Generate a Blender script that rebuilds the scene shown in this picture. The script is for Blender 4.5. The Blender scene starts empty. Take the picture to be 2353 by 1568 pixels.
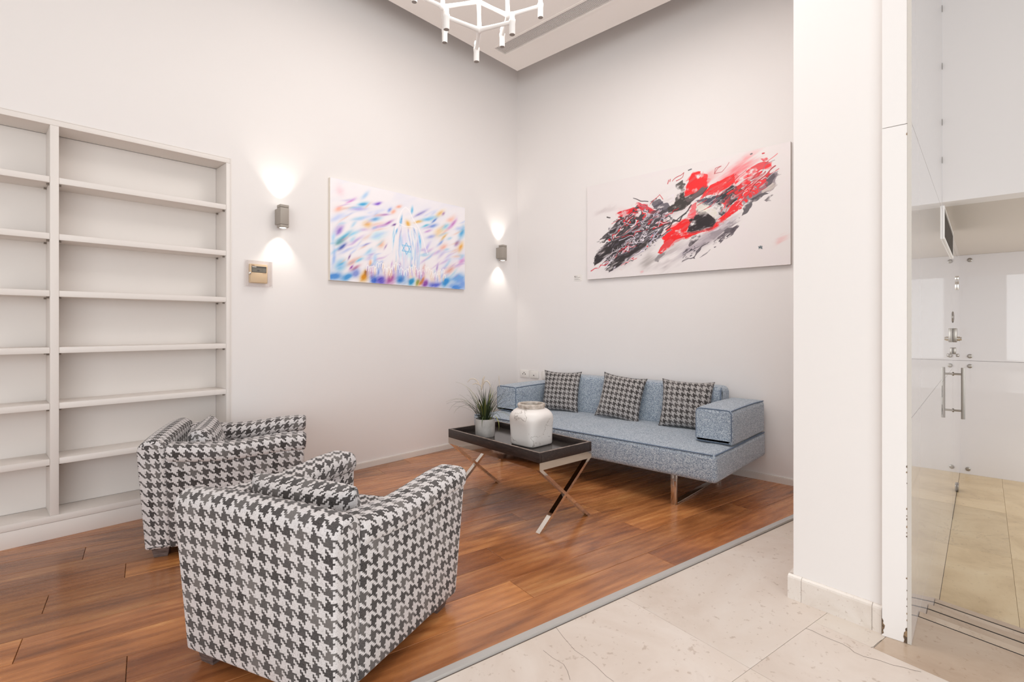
import bpy, bmesh, math, random
import numpy as np
from mathutils import Vector, Matrix
PI = math.pi
R = math.radians
S = bpy.context.scene
C = S.collection
random.seed(7)

# ------------------------------------------------------------------ camera
cam_d = bpy.data.cameras.new('camera')
cam = bpy.data.objects.new('camera', cam_d)
C.objects.link(cam)
cam_d.sensor_width = 36
cam_d.lens = 17.9
cam_d.shift_y = -0.0140
cam_d.clip_start = 0.05
cam.location = (0, 0, 1.2)
cam.rotation_euler = (PI/2, 0, R(42.8 - 90))
S.camera = cam

# ------------------------------------------------------------------ light
w = bpy.data.worlds.new('world')
S.world = w
w.use_nodes = True
bg = w.node_tree.nodes['Background']
bg.inputs[0].default_value = (0.93, 0.975, 1.0, 1)
bg.inputs[1].default_value = 1.0

def area(name, loc, rot, sx, sy, power, col=(0.93, 0.97, 1.0)):
    d = bpy.data.lights.new(name, 'AREA')
    d.shape = 'RECTANGLE'
    d.size, d.size_y, d.energy, d.color = sx, sy, power, col
    o = bpy.data.objects.new(name, d)
    o.location, o.rotation_euler = loc, rot
    C.objects.link(o)
    return o
# area lamp added behind the camera as fill, standing in for window light
area('daylight_fill', (-2.6, -2.5, 1.75), (R(90), 0, R(42.8 - 90)), 5.5, 3.0, 265)
# unseen area lamp added under the ceiling to fill the sofa corner
area('ceiling_fill', (2.35, 1.6, 3.80), (0, 0, 0), 1.5, 1.5, 54, (1, 0.99, 0.98))
# unseen area lamp added beside the stairs to brighten the passage
area('passage_fill', (6.1, -2.6, 1.1), (R(72), 0, 0), 3.0, 2.0, 68)

S.view_settings.view_transform = 'Standard'
S.view_settings.look = 'None'
S.view_settings.gamma = 1
S.view_settings.use_curve_mapping = False
S.view_settings.exposure = -0.58
S.cycles.use_denoising = True
S.cycles.max_bounces = 10
S.cycles.diffuse_bounces = 6
S.cycles.glossy_bounces = 5
S.cycles.transmission_bounces = 8
S.cycles.transparent_max_bounces = 32
S.cycles.caustics_reflective = False
S.cycles.caustics_refractive = False
S.cycles.sample_clamp_indirect = 6

# ------------------------------------------------------------------ material helpers
def lin(c):
    if isinstance(c, str):
        c = tuple(int(c[i:i+2], 16) for i in (0, 2, 4))
    o = []
    for v in c[:3]:
        v = v/255.0
        o.append(v/12.92 if v <= 0.04045 else ((v+0.055)/1.055)**2.4)
    return (*o, 1.0)

class N:
    def __init__(s, name, rough=0.5, metal=0.0, col=None, spec=0.5):
        s.m = bpy.data.materials.new(name)
        s.m.use_nodes = True
        s.t = s.m.node_tree
        s.b = s.t.nodes['Principled BSDF']
        s.b.inputs['Roughness'].default_value = rough
        s.b.inputs['Metallic'].default_value = metal
        s.b.inputs['Specular IOR Level'].default_value = spec
        if col is not None:
            s.b.inputs['Base Color'].default_value = lin(col)
    def n(s, kind, **kw):
        nd = s.t.nodes.new(kind)
        for k, v in kw.items():
            if k.startswith('i_'):
                nd.inputs[k[2:]].default_value = v
            else:
                setattr(nd, k, v)
        return nd
    def l(s, a, b):
        s.t.links.new(a, b)
    def math(s, op, a, b=None, clamp=False):
        nd = s.n('ShaderNodeMath', operation=op, use_clamp=clamp)
        for i, v in enumerate((a, b)):
            if v is None: continue
            if isinstance(v, (int, float)): nd.inputs[i].default_value = v
            else: s.l(v, nd.inputs[i])
        return nd.outputs[0]
    def mix(s, fac, a, b, blend='MIX'):
        nd = s.n('ShaderNodeMix', data_type='RGBA', blend_type=blend)
        for i, v in ((0, fac), (6, a), (7, b)):
            if isinstance(v, (int, float)): nd.inputs[i].default_value = v
            elif isinstance(v, (tuple, str)): nd.inputs[i].default_value = lin(v) if isinstance(v, str) else v
            else: s.l(v, nd.inputs[i])
        return nd.outputs[2]
    def ramp(s, fac, *stops):
        nd = s.n('ShaderNodeValToRGB')
        e = nd.color_ramp.elements
        while len(e) < len(stops): e.new(0.5)
        for k, (p, c) in enumerate(stops):
            e[k].position = p
            e[k].color = lin(c) if isinstance(c, str) else (c, c, c, 1)
        s.l(fac, nd.inputs[0])
        return nd.outputs[0]
    def noise(s, vec, scale, detail=3, rough=0.5, dist=0.0):
        nd = s.n('ShaderNodeTexNoise')
        nd.inputs['Scale'].default_value = scale
        nd.inputs['Detail'].default_value = detail
        nd.inputs['Roughness'].default_value = rough
        nd.inputs['Distortion'].default_value = dist
        if vec is not None: s.l(vec, nd.inputs['Vector'])
        return nd.outputs[0]
    def coord(s, kind='Object', scale=(1, 1, 1), loc=None):
        tc = s.n('ShaderNodeTexCoord')
        mp = s.n('ShaderNodeMapping')
        mp.inputs['Scale'].default_value = scale
        s.l(tc.outputs[kind], mp.inputs[0])
        if loc is not None: s.l(loc, mp.inputs['Location'])
        return mp.outputs[0]
    def bump(s, h, strength=0.3, dist=0.002):
        nd = s.n('ShaderNodeBump')
        nd.inputs['Strength'].default_value = strength
        nd.inputs['Distance'].default_value = dist
        s.l(h, nd.inputs['Height'])
        s.l(nd.outputs[0], s.b.inputs['Normal'])
    def base(s, c):
        s.l(c, s.b.inputs['Base Color'])

def m_paint(name, col, rough=0.7, var=0.03):
    k = N(name, rough)
    v = k.coord('Object')
    n = k.noise(v, 1.3, 4)
    a = lin(col)
    d = tuple(x*(1-var) for x in a[:3]) + (1,)
    k.base(k.mix(n, d, a))
    k.bump(k.noise(v, 160, 2), 0.06, 0.001)
    return k.m

def m_hound(name, period, pal_light=('dad6d6', 'c6c1c1'), pal_dark=('1d1a1b', '363334', '494646', '6c6866')):
    k = N(name, 0.9, spec=0.15)
    uv = k.n('ShaderNodeUVMap').outputs[0]
    sx = k.n('ShaderNodeSeparateXYZ')
    k.l(uv, sx.inputs[0])
    f = 8.0/period
    u = k.math('ADD', k.math('MULTIPLY', sx.outputs[0], f), 4000.0)
    v = k.math('ADD', k.math('MULTIPLY', sx.outputs[1], f), 4000.0)
    i, j = k.math('FLOOR', u), k.math('FLOOR', v)
    a = k.math('GREATER_THAN', k.math('MODULO', i, 8.0), 3.5)
    b = k.math('GREATER_THAN', k.math('MODULO', j, 8.0), 3.5)
    t = k.math('LESS_THAN', k.math('MODULO', k.math('ADD', i, j), 4.0), 1.5)
    ta = k.math('MULTIPLY', t, a)
    tb = k.math('MULTIPLY', k.math('SUBTRACT', 1.0, t), b)
    dark = k.math('ADD', ta, tb, clamp=True)
    ci = k.math('FLOOR', k.math('DIVIDE', k.math('SUBTRACT', i, 2.0), 8.0))
    cj = k.math('FLOOR', k.math('DIVIDE', k.math('SUBTRACT', j, 2.0), 8.0))
    cv = k.n('ShaderNodeCombineXYZ')
    k.l(ci, cv.inputs[0]); k.l(cj, cv.inputs[1])
    wn = k.n('ShaderNodeTexWhiteNoise', noise_dimensions='2D')
    k.l(cv.outputs[0], wn.inputs['Vector'])
    dcol = k.ramp(wn.outputs['Value'], (0.0, pal_dark[0]), (0.3, pal_dark[1]), (0.7, pal_dark[2]), (1.0, pal_dark[3]))
    # woven thread speckle
    cu = k.n('ShaderNodeCombineXYZ')
    k.l(k.math('FLOOR', k.math('MULTIPLY', u, 5.0)), cu.inputs[0])
    k.l(k.math('FLOOR', k.math('MULTIPLY', v, 5.0)), cu.inputs[1])
    w2 = k.n('ShaderNodeTexWhiteNoise', noise_dimensions='2D')
    k.l(cu.outputs[0], w2.inputs['Vector'])
    lcol = k.mix(k.math('POWER', w2.outputs['Value'], 2.5), pal_light[0], pal_light[1])
    lcol = k.mix(k.math('MULTIPLY', k.math('GREATER_THAN', w2.outputs['Value'], 0.90), 0.45), lcol, '6a6461')
    dcol = k.mix(k.math('MULTIPLY', w2.outputs['Value'], 0.22), dcol, 'b0a8a4')
    k.base(k.mix(dark, lcol, dcol))
    k.bump(w2.outputs['Value'], 0.25, 0.001)
    k.b.inputs['Sheen Weight'].default_value = 0.15
    return k.m

def m_weave(name, c1, c2, c3, scale=260):
    k = N(name, 0.95, spec=0.1)
    uv = k.coord('UV')
    vo = k.n('ShaderNodeTexVoronoi', i_Scale=scale)
    k.l(uv, vo.inputs['Vector'])
    sp = k.n('ShaderNodeSeparateColor')
    k.l(vo.outputs['Color'], sp.inputs[0])
    n2 = k.noise(uv, 30, 3)
    c = k.ramp(sp.outputs[0], (0.0, c1), (0.5, c2), (1.0, c3))
    c = k.mix(k.math('MULTIPLY', n2, 0.25), c, c1)
    k.base(c)
    k.bump(sp.outputs[0], 0.35, 0.0015)
    k.b.inputs['Sheen Weight'].default_value = 0.35
    return k.m

def m_wood(name):
    k = N(name, 0.24)
    oi = k.n('ShaderNodeObjectInfo')
    off = k.n('ShaderNodeCombineXYZ')
    k.l(k.math('MULTIPLY', oi.outputs['Random'], 37.0), off.inputs[0])
    k.l(k.math('MULTIPLY', oi.outputs['Random'], 91.0), off.inputs[1])
    v = k.coord('UV', (1.0, 4.2, 1), off.outputs[0])
    big = k.noise(v, 1.5, 2.5, 0.45, 1.6)
    v2 = k.coord('UV', (1.2, 40.0, 1), off.outputs[0])
    fine = k.noise(v2, 2.2, 4, 0.6, 0.3)
    v3 = k.coord('UV', (0.5, 3.0, 1), off.outputs[0])
    wv = k.n('ShaderNodeTexWave', bands_direction='Y', i_Scale=2.2, i_Distortion=9.0, i_Detail=3.0)
    wv.inputs['Detail Scale'].default_value = 0.8
    k.l(v3, wv.inputs['Vector'])
    g = k.math('ADD', k.math('MULTIPLY', big, 0.82), k.math('MULTIPLY', wv.outputs[1], 0.09))
    g = k.math('ADD', g, k.math('MULTIPLY', fine, 0.09))
    c = k.ramp(g, (0.22, '7d4c2c'), (0.42, 'a1653b'), (0.58, 'bb7b4b'), (0.80, 'd69d66'))
    c = k.mix(1.0, c, oi.outputs['Color'], 'MULTIPLY')
    ds = k.ramp(k.noise(k.coord('UV', (0.9, 5.0, 1), off.outputs[0]), 1.4, 4, 0.6, 2.2), (0.56, 0.0), (0.74, 1.0))
    c = k.mix(k.math('MULTIPLY', ds, 0.32), c, '553320')
    # knots
    vk = k.coord('UV', (1.3, 5.0, 1), off.outputs[0])
    vo = k.n('ShaderNodeTexVoronoi', i_Scale=1.15)
    k.l(vk, vo.inputs['Vector'])
    kn = k.math('SUBTRACT', 1.0, k.math('MULTIPLY', vo.outputs[0], 7.0), clamp=True)
    c = k.mix(k.math('MULTIPLY', kn, 0.55), c, '3a2218')
    k.base(c)
    k.l(k.ramp(fine, (0.0, 0.2), (1.0, 0.36)), k.b.inputs['Roughness'])
    k.bump(fine, 0.05, 0.0006)
    k.b.inputs['Coat Weight'].default_value = 0.35
    k.b.inputs['Coat Roughness'].default_value = 0.16
    return k.m

def m_stone(name, c1, c2, c3, rough=0.3, scale=1.0):
    k = N(name, rough)
    oi = k.n('ShaderNodeObjectInfo')
    off = k.n('ShaderNodeCombineXYZ')
    k.l(k.math('MULTIPLY', oi.outputs['Random'], 53.0), off.inputs[0])
    v = k.coord('Object', (scale, scale, scale), off.outputs[0])
    n1 = k.noise(v, 2.0, 6, 0.62, 0.8)
    n2 = k.noise(v, 38, 3, 0.6)
    c = k.ramp(n1, (0.30, c1), (0.52, c2), (0.72, c3))
    spk = k.ramp(n2, (0.62, 0.0), (0.70, 1.0))
    c = k.mix(k.math('MULTIPLY', spk, 0.35), c, '8e6f55')
    # thin veins
    n3 = k.noise(v, 1.1, 5, 0.6, 0.6)
    vein = k.math('SUBTRACT', 1.0, k.math('MULTIPLY', k.math('ABSOLUTE', k.math('SUBTRACT', n3, 0.5)), 170.0), clamp=True)
    vmk = k.ramp(k.noise(v, 0.9, 2), (0.52, 0.0), (0.62, 1.0))
    c = k.mix(k.math('MULTIPLY', k.math('MULTIPLY', vein, vmk), 0.35), c, '8a6a50')
    k.base(k.mix(1.0, c, oi.outputs['Color'], 'MULTIPLY'))
    return k.m

M = {}
M['wall'] = m_paint('wall_paint', 'ebe7e5', 0.75)
M['column'] = m_paint('column_paint', 'f1eeec', 0.7)
M['ceiling'] = m_paint('ceiling_paint', 'ebe5e0', 0.8)
M['shelf'] = m_paint('shelf_lacquer', 'e6e0db', 0.5, 0.02)
M['skirting'] = m_paint('skirting_paint', 'e2dcd6', 0.5)
M['soffit'] = m_paint('soffit_grey', 'd3cbc3', 0.7)  # one even tone, greyer than the main ceiling
M['white_metal'] = N('white_metal', 0.4, 0, 'f2efec').m
M['white_plastic'] = N('white_plastic', 0.35, 0, 'e9e5e0').m
M['dark'] = N('black_void', 0.9, 0, '1a1614').m
M['hound_chair'] = m_hound('houndstooth_upholstery', 0.052)
M['hound_cushion'] = m_hound('houndstooth_cushion', 0.044, ('b6b2b0', '9c9896'), ('141213', '282526', '3a3838', '535050'))
M['sofa'] = m_weave('blue_grey_weave', '5e6b7e', '9dabba', 'd2dade')
M['piping'] = N('sofa_piping', 0.9, 0, '69778a', 0.1).m
M['wood'] = m_wood('walnut_plank')
M['stone'] = m_stone('beige_limestone', 'd2c3b6', 'ddd1c6', 'e4dbd2', 0.32)
M['stone_dark'] = m_stone('polished_limestone', 'aa937e', 'bfaa95', 'ccbaa7', 0.2)
M['stone_low'] = m_stone('travertine', 'b89f78', 'cdb690', 'd6c3a0', 0.3)
M['stone_base'] = m_stone('marble_skirting', 'd6cbc0', 'e4dcd4', 'eae4de', 0.3, 2.0)
M['chrome'] = N('chrome', 0.06, 1.0, 'dcd6ce').m
M['steel'] = N('brushed_steel', 0.28, 1.0, '9d968e').m
M['alu'] = N('aluminium_strip', 0.45, 0.3, 'c2bfbc').m
M['seam'] = N('dark_joint', 0.9, 0, '6e6158').m  # flat dark tone for joints, cracks and panel backings
M['sconce'] = N('grey_sconce', 0.55, 0.1, 'a39b92').m
M['beige'] = N('beige_plastic', 0.4, 0, 'dcc3a0').m
M['screen'] = N('lcd_screen', 0.25, 0, '7d7a70').m
M['screen_dark'] = N('lcd_bezel', 0.3, 0, '4c4a48').m
M['ink'] = N('ink', 0.7, 0, '5a5250').m
M['brown_ink'] = N('brown_ink', 0.7, 0, '8a5a44').m
M['grey_dark'] = N('grille_grey', 0.6, 0, '5c544e').m
M['foot'] = None
k = N('worn_wood_foot', 0.6)
k.base(k.ramp(k.noise(k.coord('Object', (8, 8, 40)), 3, 3), (0.3, '4a3d39'), (0.7, '7d6c66')))
M['foot'] = k.m
k = N('black_oak', 0.38)
v = k.coord('Object', (60, 5, 60))
g = k.noise(v, 2.0, 4, 0.6, 1.5)
k.base(k.ramp(g, (0.35, '1c1615'), (0.6, '352b28'), (0.75, '5b4a42')))
k.bump(g, 0.2, 0.001)
M['black_oak'] = k.m
M['tray_top'] = N('dark_tray_surface', 0.16, 0, '37322f').m
k = N('tray_edge', 0.5)
k.base(k.ramp(k.noise(k.coord('Object'), 40, 3), (0.4, '6a5b52'), (0.7, '9a8a80')))
M['tray_edge'] = k.m
# back painted glass
k = N('back_painted_glass', 0.02, 0, 'dad6d6')
k.b.inputs['IOR'].default_value = 1.5
M['glass_white'] = k.m
M['glass_edge'] = N('glass_edge', 0.2, 0, 'cfcac3').m
k = N('clear_plastic', 0.05, 0, 'f4f0ee')
tr = k.n('ShaderNodeBsdfTransparent')
tr.inputs[0].default_value = (0.985, 0.98, 0.98, 1)
fr = k.n('ShaderNodeFresnel', i_IOR=1.45)
ms = k.n('ShaderNodeMixShader')
k.l(k.math('MULTIPLY', fr.outputs[0], 0.28), ms.inputs[0])
k.l(tr.outputs[0], ms.inputs[1]); k.l(k.b.outputs[0], ms.inputs[2])
k.l(ms.outputs[0], k.t.nodes['Material Output'].inputs['Surface'])
M['clear'] = k.m
# vase
k = N('cracked_white_glaze', 0.42)
v = k.coord('Object')
vo = k.n('ShaderNodeTexNoise')
vo.inputs['Scale'].default_value = 5.5; vo.inputs['Detail'].default_value = 6
k.l(v, vo.inputs['Vector'])
cr = k.math('SUBTRACT', 1.0, k.math('MULTIPLY', k.math('ABSOLUTE', k.math('SUBTRACT', vo.outputs[0], 0.5)), 120.0), clamp=True)
mk = k.ramp(k.noise(v, 7, 2), (0.42, 0.0), (0.52, 1.0))
spots = k.ramp(k.noise(v, 60, 2), (0.70, 0.0), (0.74, 1.0))
c = k.mix(k.math('MULTIPLY', k.math('MULTIPLY', cr, mk), 0.65), 'e6e1dd', '6a5a4c')
c = k.mix(k.math('MULTIPLY', k.math('MULTIPLY', spots, mk), 0.6), c, '6a5a50')
k.base(c)
k.bump(k.noise(v, 14, 4), 0.25, 0.004)
M['vase'] = k.m
k = N('raw_clay_rim', 0.7)
k.base(k.ramp(k.noise(k.coord('Object'), 30, 4), (0.35, 'a2968a'), (0.65, 'd2cac2')))
M['vase_rim'] = k.m
k = N('grey_cement_pot', 0.6)
k.base(k.ramp(k.noise(k.coord('Object'), 14, 4), (0.35, 'a8a4a0'), (0.7, 'c4c0bc')))
M['pot'] = k.m
M['soil'] = N('soil', 0.95, 0, '2c2620').m
for nm, cc in (('leaf', '3d4b24'), ('leaf_dark', '27311c'), ('leaf_pale', '868540'), ('spike', 'cfc2b2')):
    M[nm] = N(nm, 0.5, 0, cc).m
def m_emit(name, col, s):
    k = N(name, 0.5)
    k.b.inputs['Base Color'].default_value = (0.9, 0.88, 0.85, 1)
    k.b.inputs['Emission Color'].default_value = col
    k.b.inputs['Emission Strength'].default_value = s
    return k.m
M['bulb'] = m_emit('lit_bulb', (1, 0.96, 0.9, 1), 14)
M['lens'] = m_emit('lit_lens', (1, 0.93, 0.82, 1), 10)
k = N('rusty_chip', 0.9)
k.base(k.ramp(k.noise(k.coord('Object'), 90, 3), (0.4, '5b4a3c'), (0.6, '9a7f62')))
M['chip'] = k.m

# ------------------------------------------------------------------ mesh helpers
def link(name, me, mat, parent=None, smooth=False):
    if mat is not None and not me.materials: me.materials.append(mat)
    if smooth:
        me.polygons.foreach_set('use_smooth', [True]*len(me.polygons))
    o = bpy.data.objects.new(name, me)
    C.objects.link(o)
    if parent is not None: o.parent = parent
    return o

def raw(name, vs, fs, mat, parent=None, uvs=None, smooth=False, sharp=None):
    me = bpy.data.meshes.new(name)
    me.from_pydata([tuple(v) for v in vs], [], fs)
    if uvs is not None:
        ul = me.uv_layers.new(name='UVMap')
        flat = [c for q in uvs for c in q]
        ul.data.foreach_set('uv', flat)
    o = link(name, me, mat, parent, smooth)
    if sharp is not None: me.set_sharp_from_angle(angle=R(sharp))
    return o

def tag(o, label=None, cat=None, group=None, kind=None):
    if label: o['label'] = label
    if cat: o['category'] = cat
    if group: o['group'] = group
    if kind: o['kind'] = kind
    return o

def thing(name, label, cat, loc=(0, 0, 0), rotz=0, group=None):
    o = bpy.data.objects.new(name, None)
    C.objects.link(o)
    o.location = loc
    o.rotation_euler = (0, 0, rotz)
    o.empty_display_size = 0.1
    return tag(o, label, cat, group)

def holder(name, kind='structure', loc=(0, 0, 0)):
    o = bpy.data.objects.new(name, None)
    C.objects.link(o)
    o.location = loc
    o['kind'] = kind
    return o

BOXF = [(0, 3, 2, 1), (4, 5, 6, 7), (0, 1, 5, 4), (1, 2, 6, 5), (2, 3, 7, 6), (3, 0, 4, 7)]
def boxes(name, bl, mat, parent=None, kind=None):
    vs, fs = [], []
    for x0, x1, y0, y1, z0, z1 in bl:
        b = len(vs)
        vs += [(x0, y0, z0), (x1, y0, z0), (x1, y1, z0), (x0, y1, z0), (x0, y0, z1), (x1, y0, z1), (x1, y1, z1), (x0, y1, z1)]
        fs += [tuple(b+i for i in f) for f in BOXF]
    o = raw(name, vs, fs, mat, parent)
    if kind: o['kind'] = kind
    return o

def bev(name, x0, x1, y0, y1, z0, z1, mat, parent=None, r=0.004, seg=2, rot=None, loc=None):
    bm = bmesh.new()
    bmesh.ops.create_cube(bm, size=1)
    for v in bm.verts:
        v.co = ((x0+x1)/2 + v.co.x*(x1-x0), (y0+y1)/2 + v.co.y*(y1-y0), (z0+z1)/2 + v.co.z*(z1-z0))
    if r > 0:
        bmesh.ops.bevel(bm, geom=bm.edges[:], offset=r, segments=seg, profile=0.5, affect='EDGES')
    me = bpy.data.meshes.new(name)
    bm.to_mesh(me); bm.free()
    o = link(name, me, mat, parent, True)
    me.set_sharp_from_angle(angle=R(40))
    if rot: o.rotation_euler = rot
    if loc: o.location = loc
    return o

def lathe(name, prof, mat, parent=None, n=32, loc=(0, 0, 0), axis='z'):
    vs, fs = [], []
    for r_, z in prof:
        for k in range(n):
            a = 2*PI*k/n
            x, y = r_*math.cos(a), r_*math.sin(a)
            p = (x, y, z) if axis == 'z' else ((x, z, y) if axis == 'y' else (z, x, y))
            vs.append((p[0]+loc[0], p[1]+loc[1], p[2]+loc[2]))
    for i in range(len(prof)-1):
        for k in range(n):
            a, b = i*n+k, i*n+(k+1) % n
            fs.append((a, b, b+n, a+n))
    fs.append(tuple(range(n-1, -1, -1)))
    fs.append(tuple((len(prof)-1)*n+k for k in range(n)))
    me = bpy.data.meshes.new(name)
    me.from_pydata(vs, [], fs)
    bm = bmesh.new(); bm.from_mesh(me)
    bmesh.ops.recalc_face_normals(bm, faces=bm.faces[:])
    bm.to_mesh(me); bm.free()
    o = link(name, me, mat, parent, True)
    me.set_sharp_from_angle(angle=R(50))
    return o

def tube_data(pts, rad, n=8):
    pts = [Vector(p) for p in pts]
    rad = rad if isinstance(rad, (list, tuple)) else [rad]*len(pts)
    vs, fs = [], []
    up = None
    for i, p in enumerate(pts):
        t = (pts[min(i+1, len(pts)-1)] - pts[max(i-1, 0)]).normalized()
        if up is None:
            up = Vector((0, 0, 1)) if abs(t.z) < 0.9 else Vector((1, 0, 0))
        a = t.cross(up).normalized(); b = a.cross(t).normalized()
        up = b
        for k in range(n):
            g = 2*PI*k/n
            vs.append(p + (a*math.cos(g)+b*math.sin(g))*rad[i])
    for i in range(len(pts)-1):
        for k in range(n):
            x, y = i*n+k, i*n+(k+1) % n
            fs.append((x, y, y+n, x+n))
    fs.append(tuple(range(n-1, -1, -1)))
    fs.append(tuple((len(pts)-1)*n+k for k in range(n)))
    return vs, fs

def tube(name, pts, rad, mat, parent=None, n=8):
    vs, fs = tube_data(pts, rad, n)
    return raw(name, vs, fs, mat, parent, None, True, 60)

def rrect(a0, a1, b0, b1, r, n=5):
    """closed counter-clockwise rounded rectangle; r may be one radius or four (BL, BR, TR, TL)"""
    rs = r if isinstance(r, (list, tuple)) else (r,)*4
    out = []
    for (ca, cb, st), q in zip(((a0, b0, 180), (a1, b0, 270), (a1, b1, 0), (a0, b1, 90)), rs):
        sa = 1 if ca == a0 else -1
        sb = 1 if cb == b0 else -1
        if q <= 1e-6:
            out.append((ca, cb)); continue
        for k in range(n+1):
            g = R(st + 90*k/n)
            out.append((ca+sa*q+q*math.cos(g), cb+sb*q+q*math.sin(g)))
    return out

def densify(prof, step):
    out = []
    m = len(prof)
    for i in range(m):
        a, b = prof[i], prof[(i+1) % m]
        d = math.hypot(b[0]-a[0], b[1]-a[1])
        k = max(1, int(d/step))
        for q in range(k):
            out.append((a[0]+(b[0]-a[0])*q/k, a[1]+(b[1]-a[1])*q/k))
    return out

def extr(name, prof, w0, w1, r, mat, parent, fn, nr=4, ns=6, uoff=(0, 0), step=0.06, sharp=None):
    """extrude a closed convex profile along w with rounded ends; UVs in metres along the cloth"""
    prof = densify(prof, step)
    m = len(prof)
    nor = []
    for i in range(m):
        p, q = prof[i-1], prof[(i+1) % m]
        tx, ty = q[0]-p[0], q[1]-p[1]
        L = math.hypot(tx, ty) or 1
        nor.append((ty/L, -tx/L))
    rings = []
    for k in range(nr+1):
        g = PI/2*k/nr
        rings.append((w0 + r*(1-math.cos(g)), r*(1-math.sin(g)), k))
    for k in range(1, ns):
        rings.append((w0+r + (w1-w0-2*r)*k/ns, 0, 0))
    for k in range(nr, -1, -1):
        g = PI/2*k/nr
        rings.append((w1 - r*(1-math.cos(g)), r*(1-math.sin(g)), 0))
    per = [0]
    for i in range(m):
        a, b = prof[i], prof[(i+1) % m]
        per.append(per[-1]+math.hypot(b[0]-a[0], b[1]-a[1]))
    us = [0]
    for i in range(1, len(rings)):
        us.append(us[-1]+math.hypot(rings[i][0]-rings[i-1][0], rings[i][1]-rings[i-1][1]))
    vs, fs, uvs = [], [], []
    for (ww, ins, _) in rings:
        for i in range(m):
            vs.append(fn(prof[i][0]-nor[i][0]*ins, prof[i][1]-nor[i][1]*ins, ww))
    for k in range(len(rings)-1):
        for i in range(m):
            j = (i+1) % m
            fs.append((k*m+i, k*m+j, (k+1)*m+j, (k+1)*m+i))
            uvs += [(us[k]+uoff[0], per[i]+uoff[1]), (us[k]+uoff[0], per[i+1]+uoff[1]), (us[k+1]+uoff[0], per[i+1]+uoff[1]), (us[k+1]+uoff[0], per[i]+uoff[1])]
    for ring, rev in ((0, True), (len(rings)-1, False)):
        idx = list(range(m))
        if rev: idx = idx[::-1]
        fs.append(tuple(ring*m+i for i in idx))
        uvs += [(prof[i][0], prof[i][1]) for i in idx]
    me = bpy.data.meshes.new(name)
    me.from_pydata(vs, [], fs)
    ul = me.uv_layers.new(name='UVMap')
    ul.data.foreach_set('uv', [c for q in uvs for c in q])
    # make the normals point outwards whatever the handedness of fn
    me.update()
    cen = sum((Vector(v) for v in vs), Vector())/len(vs)
    s = sum((p.center-cen).dot(p.normal)*p.area for p in me.polygons)
    if s < 0: me.flip_normals()
    o = link(name, me, mat, parent, True)
    if sharp: me.set_sharp_from_angle(angle=R(sharp))
    return o

def clip(poly, nx, ny, d):
    """keep the part of a convex polygon where nx*x+ny*y <= d"""
    out = []
    for i in range(len(poly)):
        a, b = poly[i], poly[(i+1) % len(poly)]
        fa, fb = nx*a[0]+ny*a[1]-d, nx*b[0]+ny*b[1]-d
        if fa <= 0: out.append(a)
        if (fa < 0 < fb) or (fb < 0 < fa):
            t = fa/(fa-fb)
            out.append((a[0]+(b[0]-a[0])*t, a[1]+(b[1]-a[1])*t))
    cl = []
    for p in out:
        if not cl or math.hypot(p[0]-cl[-1][0], p[1]-cl[-1][1]) > 1e-4: cl.append(p)
    if len(cl) > 1 and math.hypot(cl[0][0]-cl[-1][0], cl[0][1]-cl[-1][1]) < 1e-4: cl.pop()
    return cl

def inset(poly, d):
    n = len(poly)
    out = []
    for i in range(n):
        p, q, s = poly[i-1], poly[i], poly[(i+1) % n]
        def nrm(a, b):
            L = math.hypot(b[0]-a[0], b[1]-a[1])
            return (-(b[1]-a[1])/L, (b[0]-a[0])/L)
        n1, n2 = nrm(p, q), nrm(q, s)
        k = 1+n1[0]*n2[0]+n1[1]*n2[1]
        out.append((q[0]+(n1[0]+n2[0])*d/max(k, 0.3), q[1]+(n1[1]+n2[1])*d/max(k, 0.3)))
    return out

def slab_piece(name, poly, z0, z1, mat, parent, gap=0.0008, ch=0.0015, uvf=None):
    """a floor piece: convex outline, small joint all round and chamfered top edge"""
    a = inset(poly, gap); b = inset(poly, gap+ch)
    n = len(a)
    vs = [(p[0], p[1], z0) for p in a] + [(p[0], p[1], z1-ch) for p in a] + [(p[0], p[1], z1) for p in b]
    fs = [tuple(range(2*n, 3*n)), tuple(range(n-1, -1, -1))]
    for i in range(n):
        j = (i+1) % n
        fs += [(i, j, n+j, n+i), (n+i, n+j, 2*n+j, 2*n+i)]
    uvs = None
    if uvf:
        uvs = [uvf(vs[i][0], vs[i][1]) for f in fs for i in f]
    return raw(name, vs, fs, mat, parent, uvs)

# plank / tile axes: the wooden deck is laid at an angle to the walls
O = (1.0299, 1.4171)
DU = (math.cos(R(-11.55)), math.sin(R(-11.55)))
DN = (-DU[1], DU[0])
def bp(u, n): return (O[0]+DU[0]*u+DN[0]*n, O[1]+DU[1]*u+DN[1]*n)
def ub(x, y): return ((x-O[0])*DU[0]+(y-O[1])*DU[1], (x-O[0])*DN[0]+(y-O[1])*DN[1])
YL, XR = 3.86, 4.26

# ================================================================== STRUCTURE
# ---- walls
ZT = 4.40
boxes('wall_left', [(1.272, 4.60, YL, YL+0.30, -0.05, ZT), (-5.0, 1.272, YL, YL+0.30, 2.372, ZT), (-5.0, -1.0, YL, YL+0.30, -0.05, 2.372), (-1.0, 1.272, YL+0.225, YL+0.30, -0.05, 2.372)], M['wall'], None, 'structure')
boxes('wall_right', [(XR, XR+0.14, 0.30, YL, -0.05, ZT)], M['wall'], None, 'structure')
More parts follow.
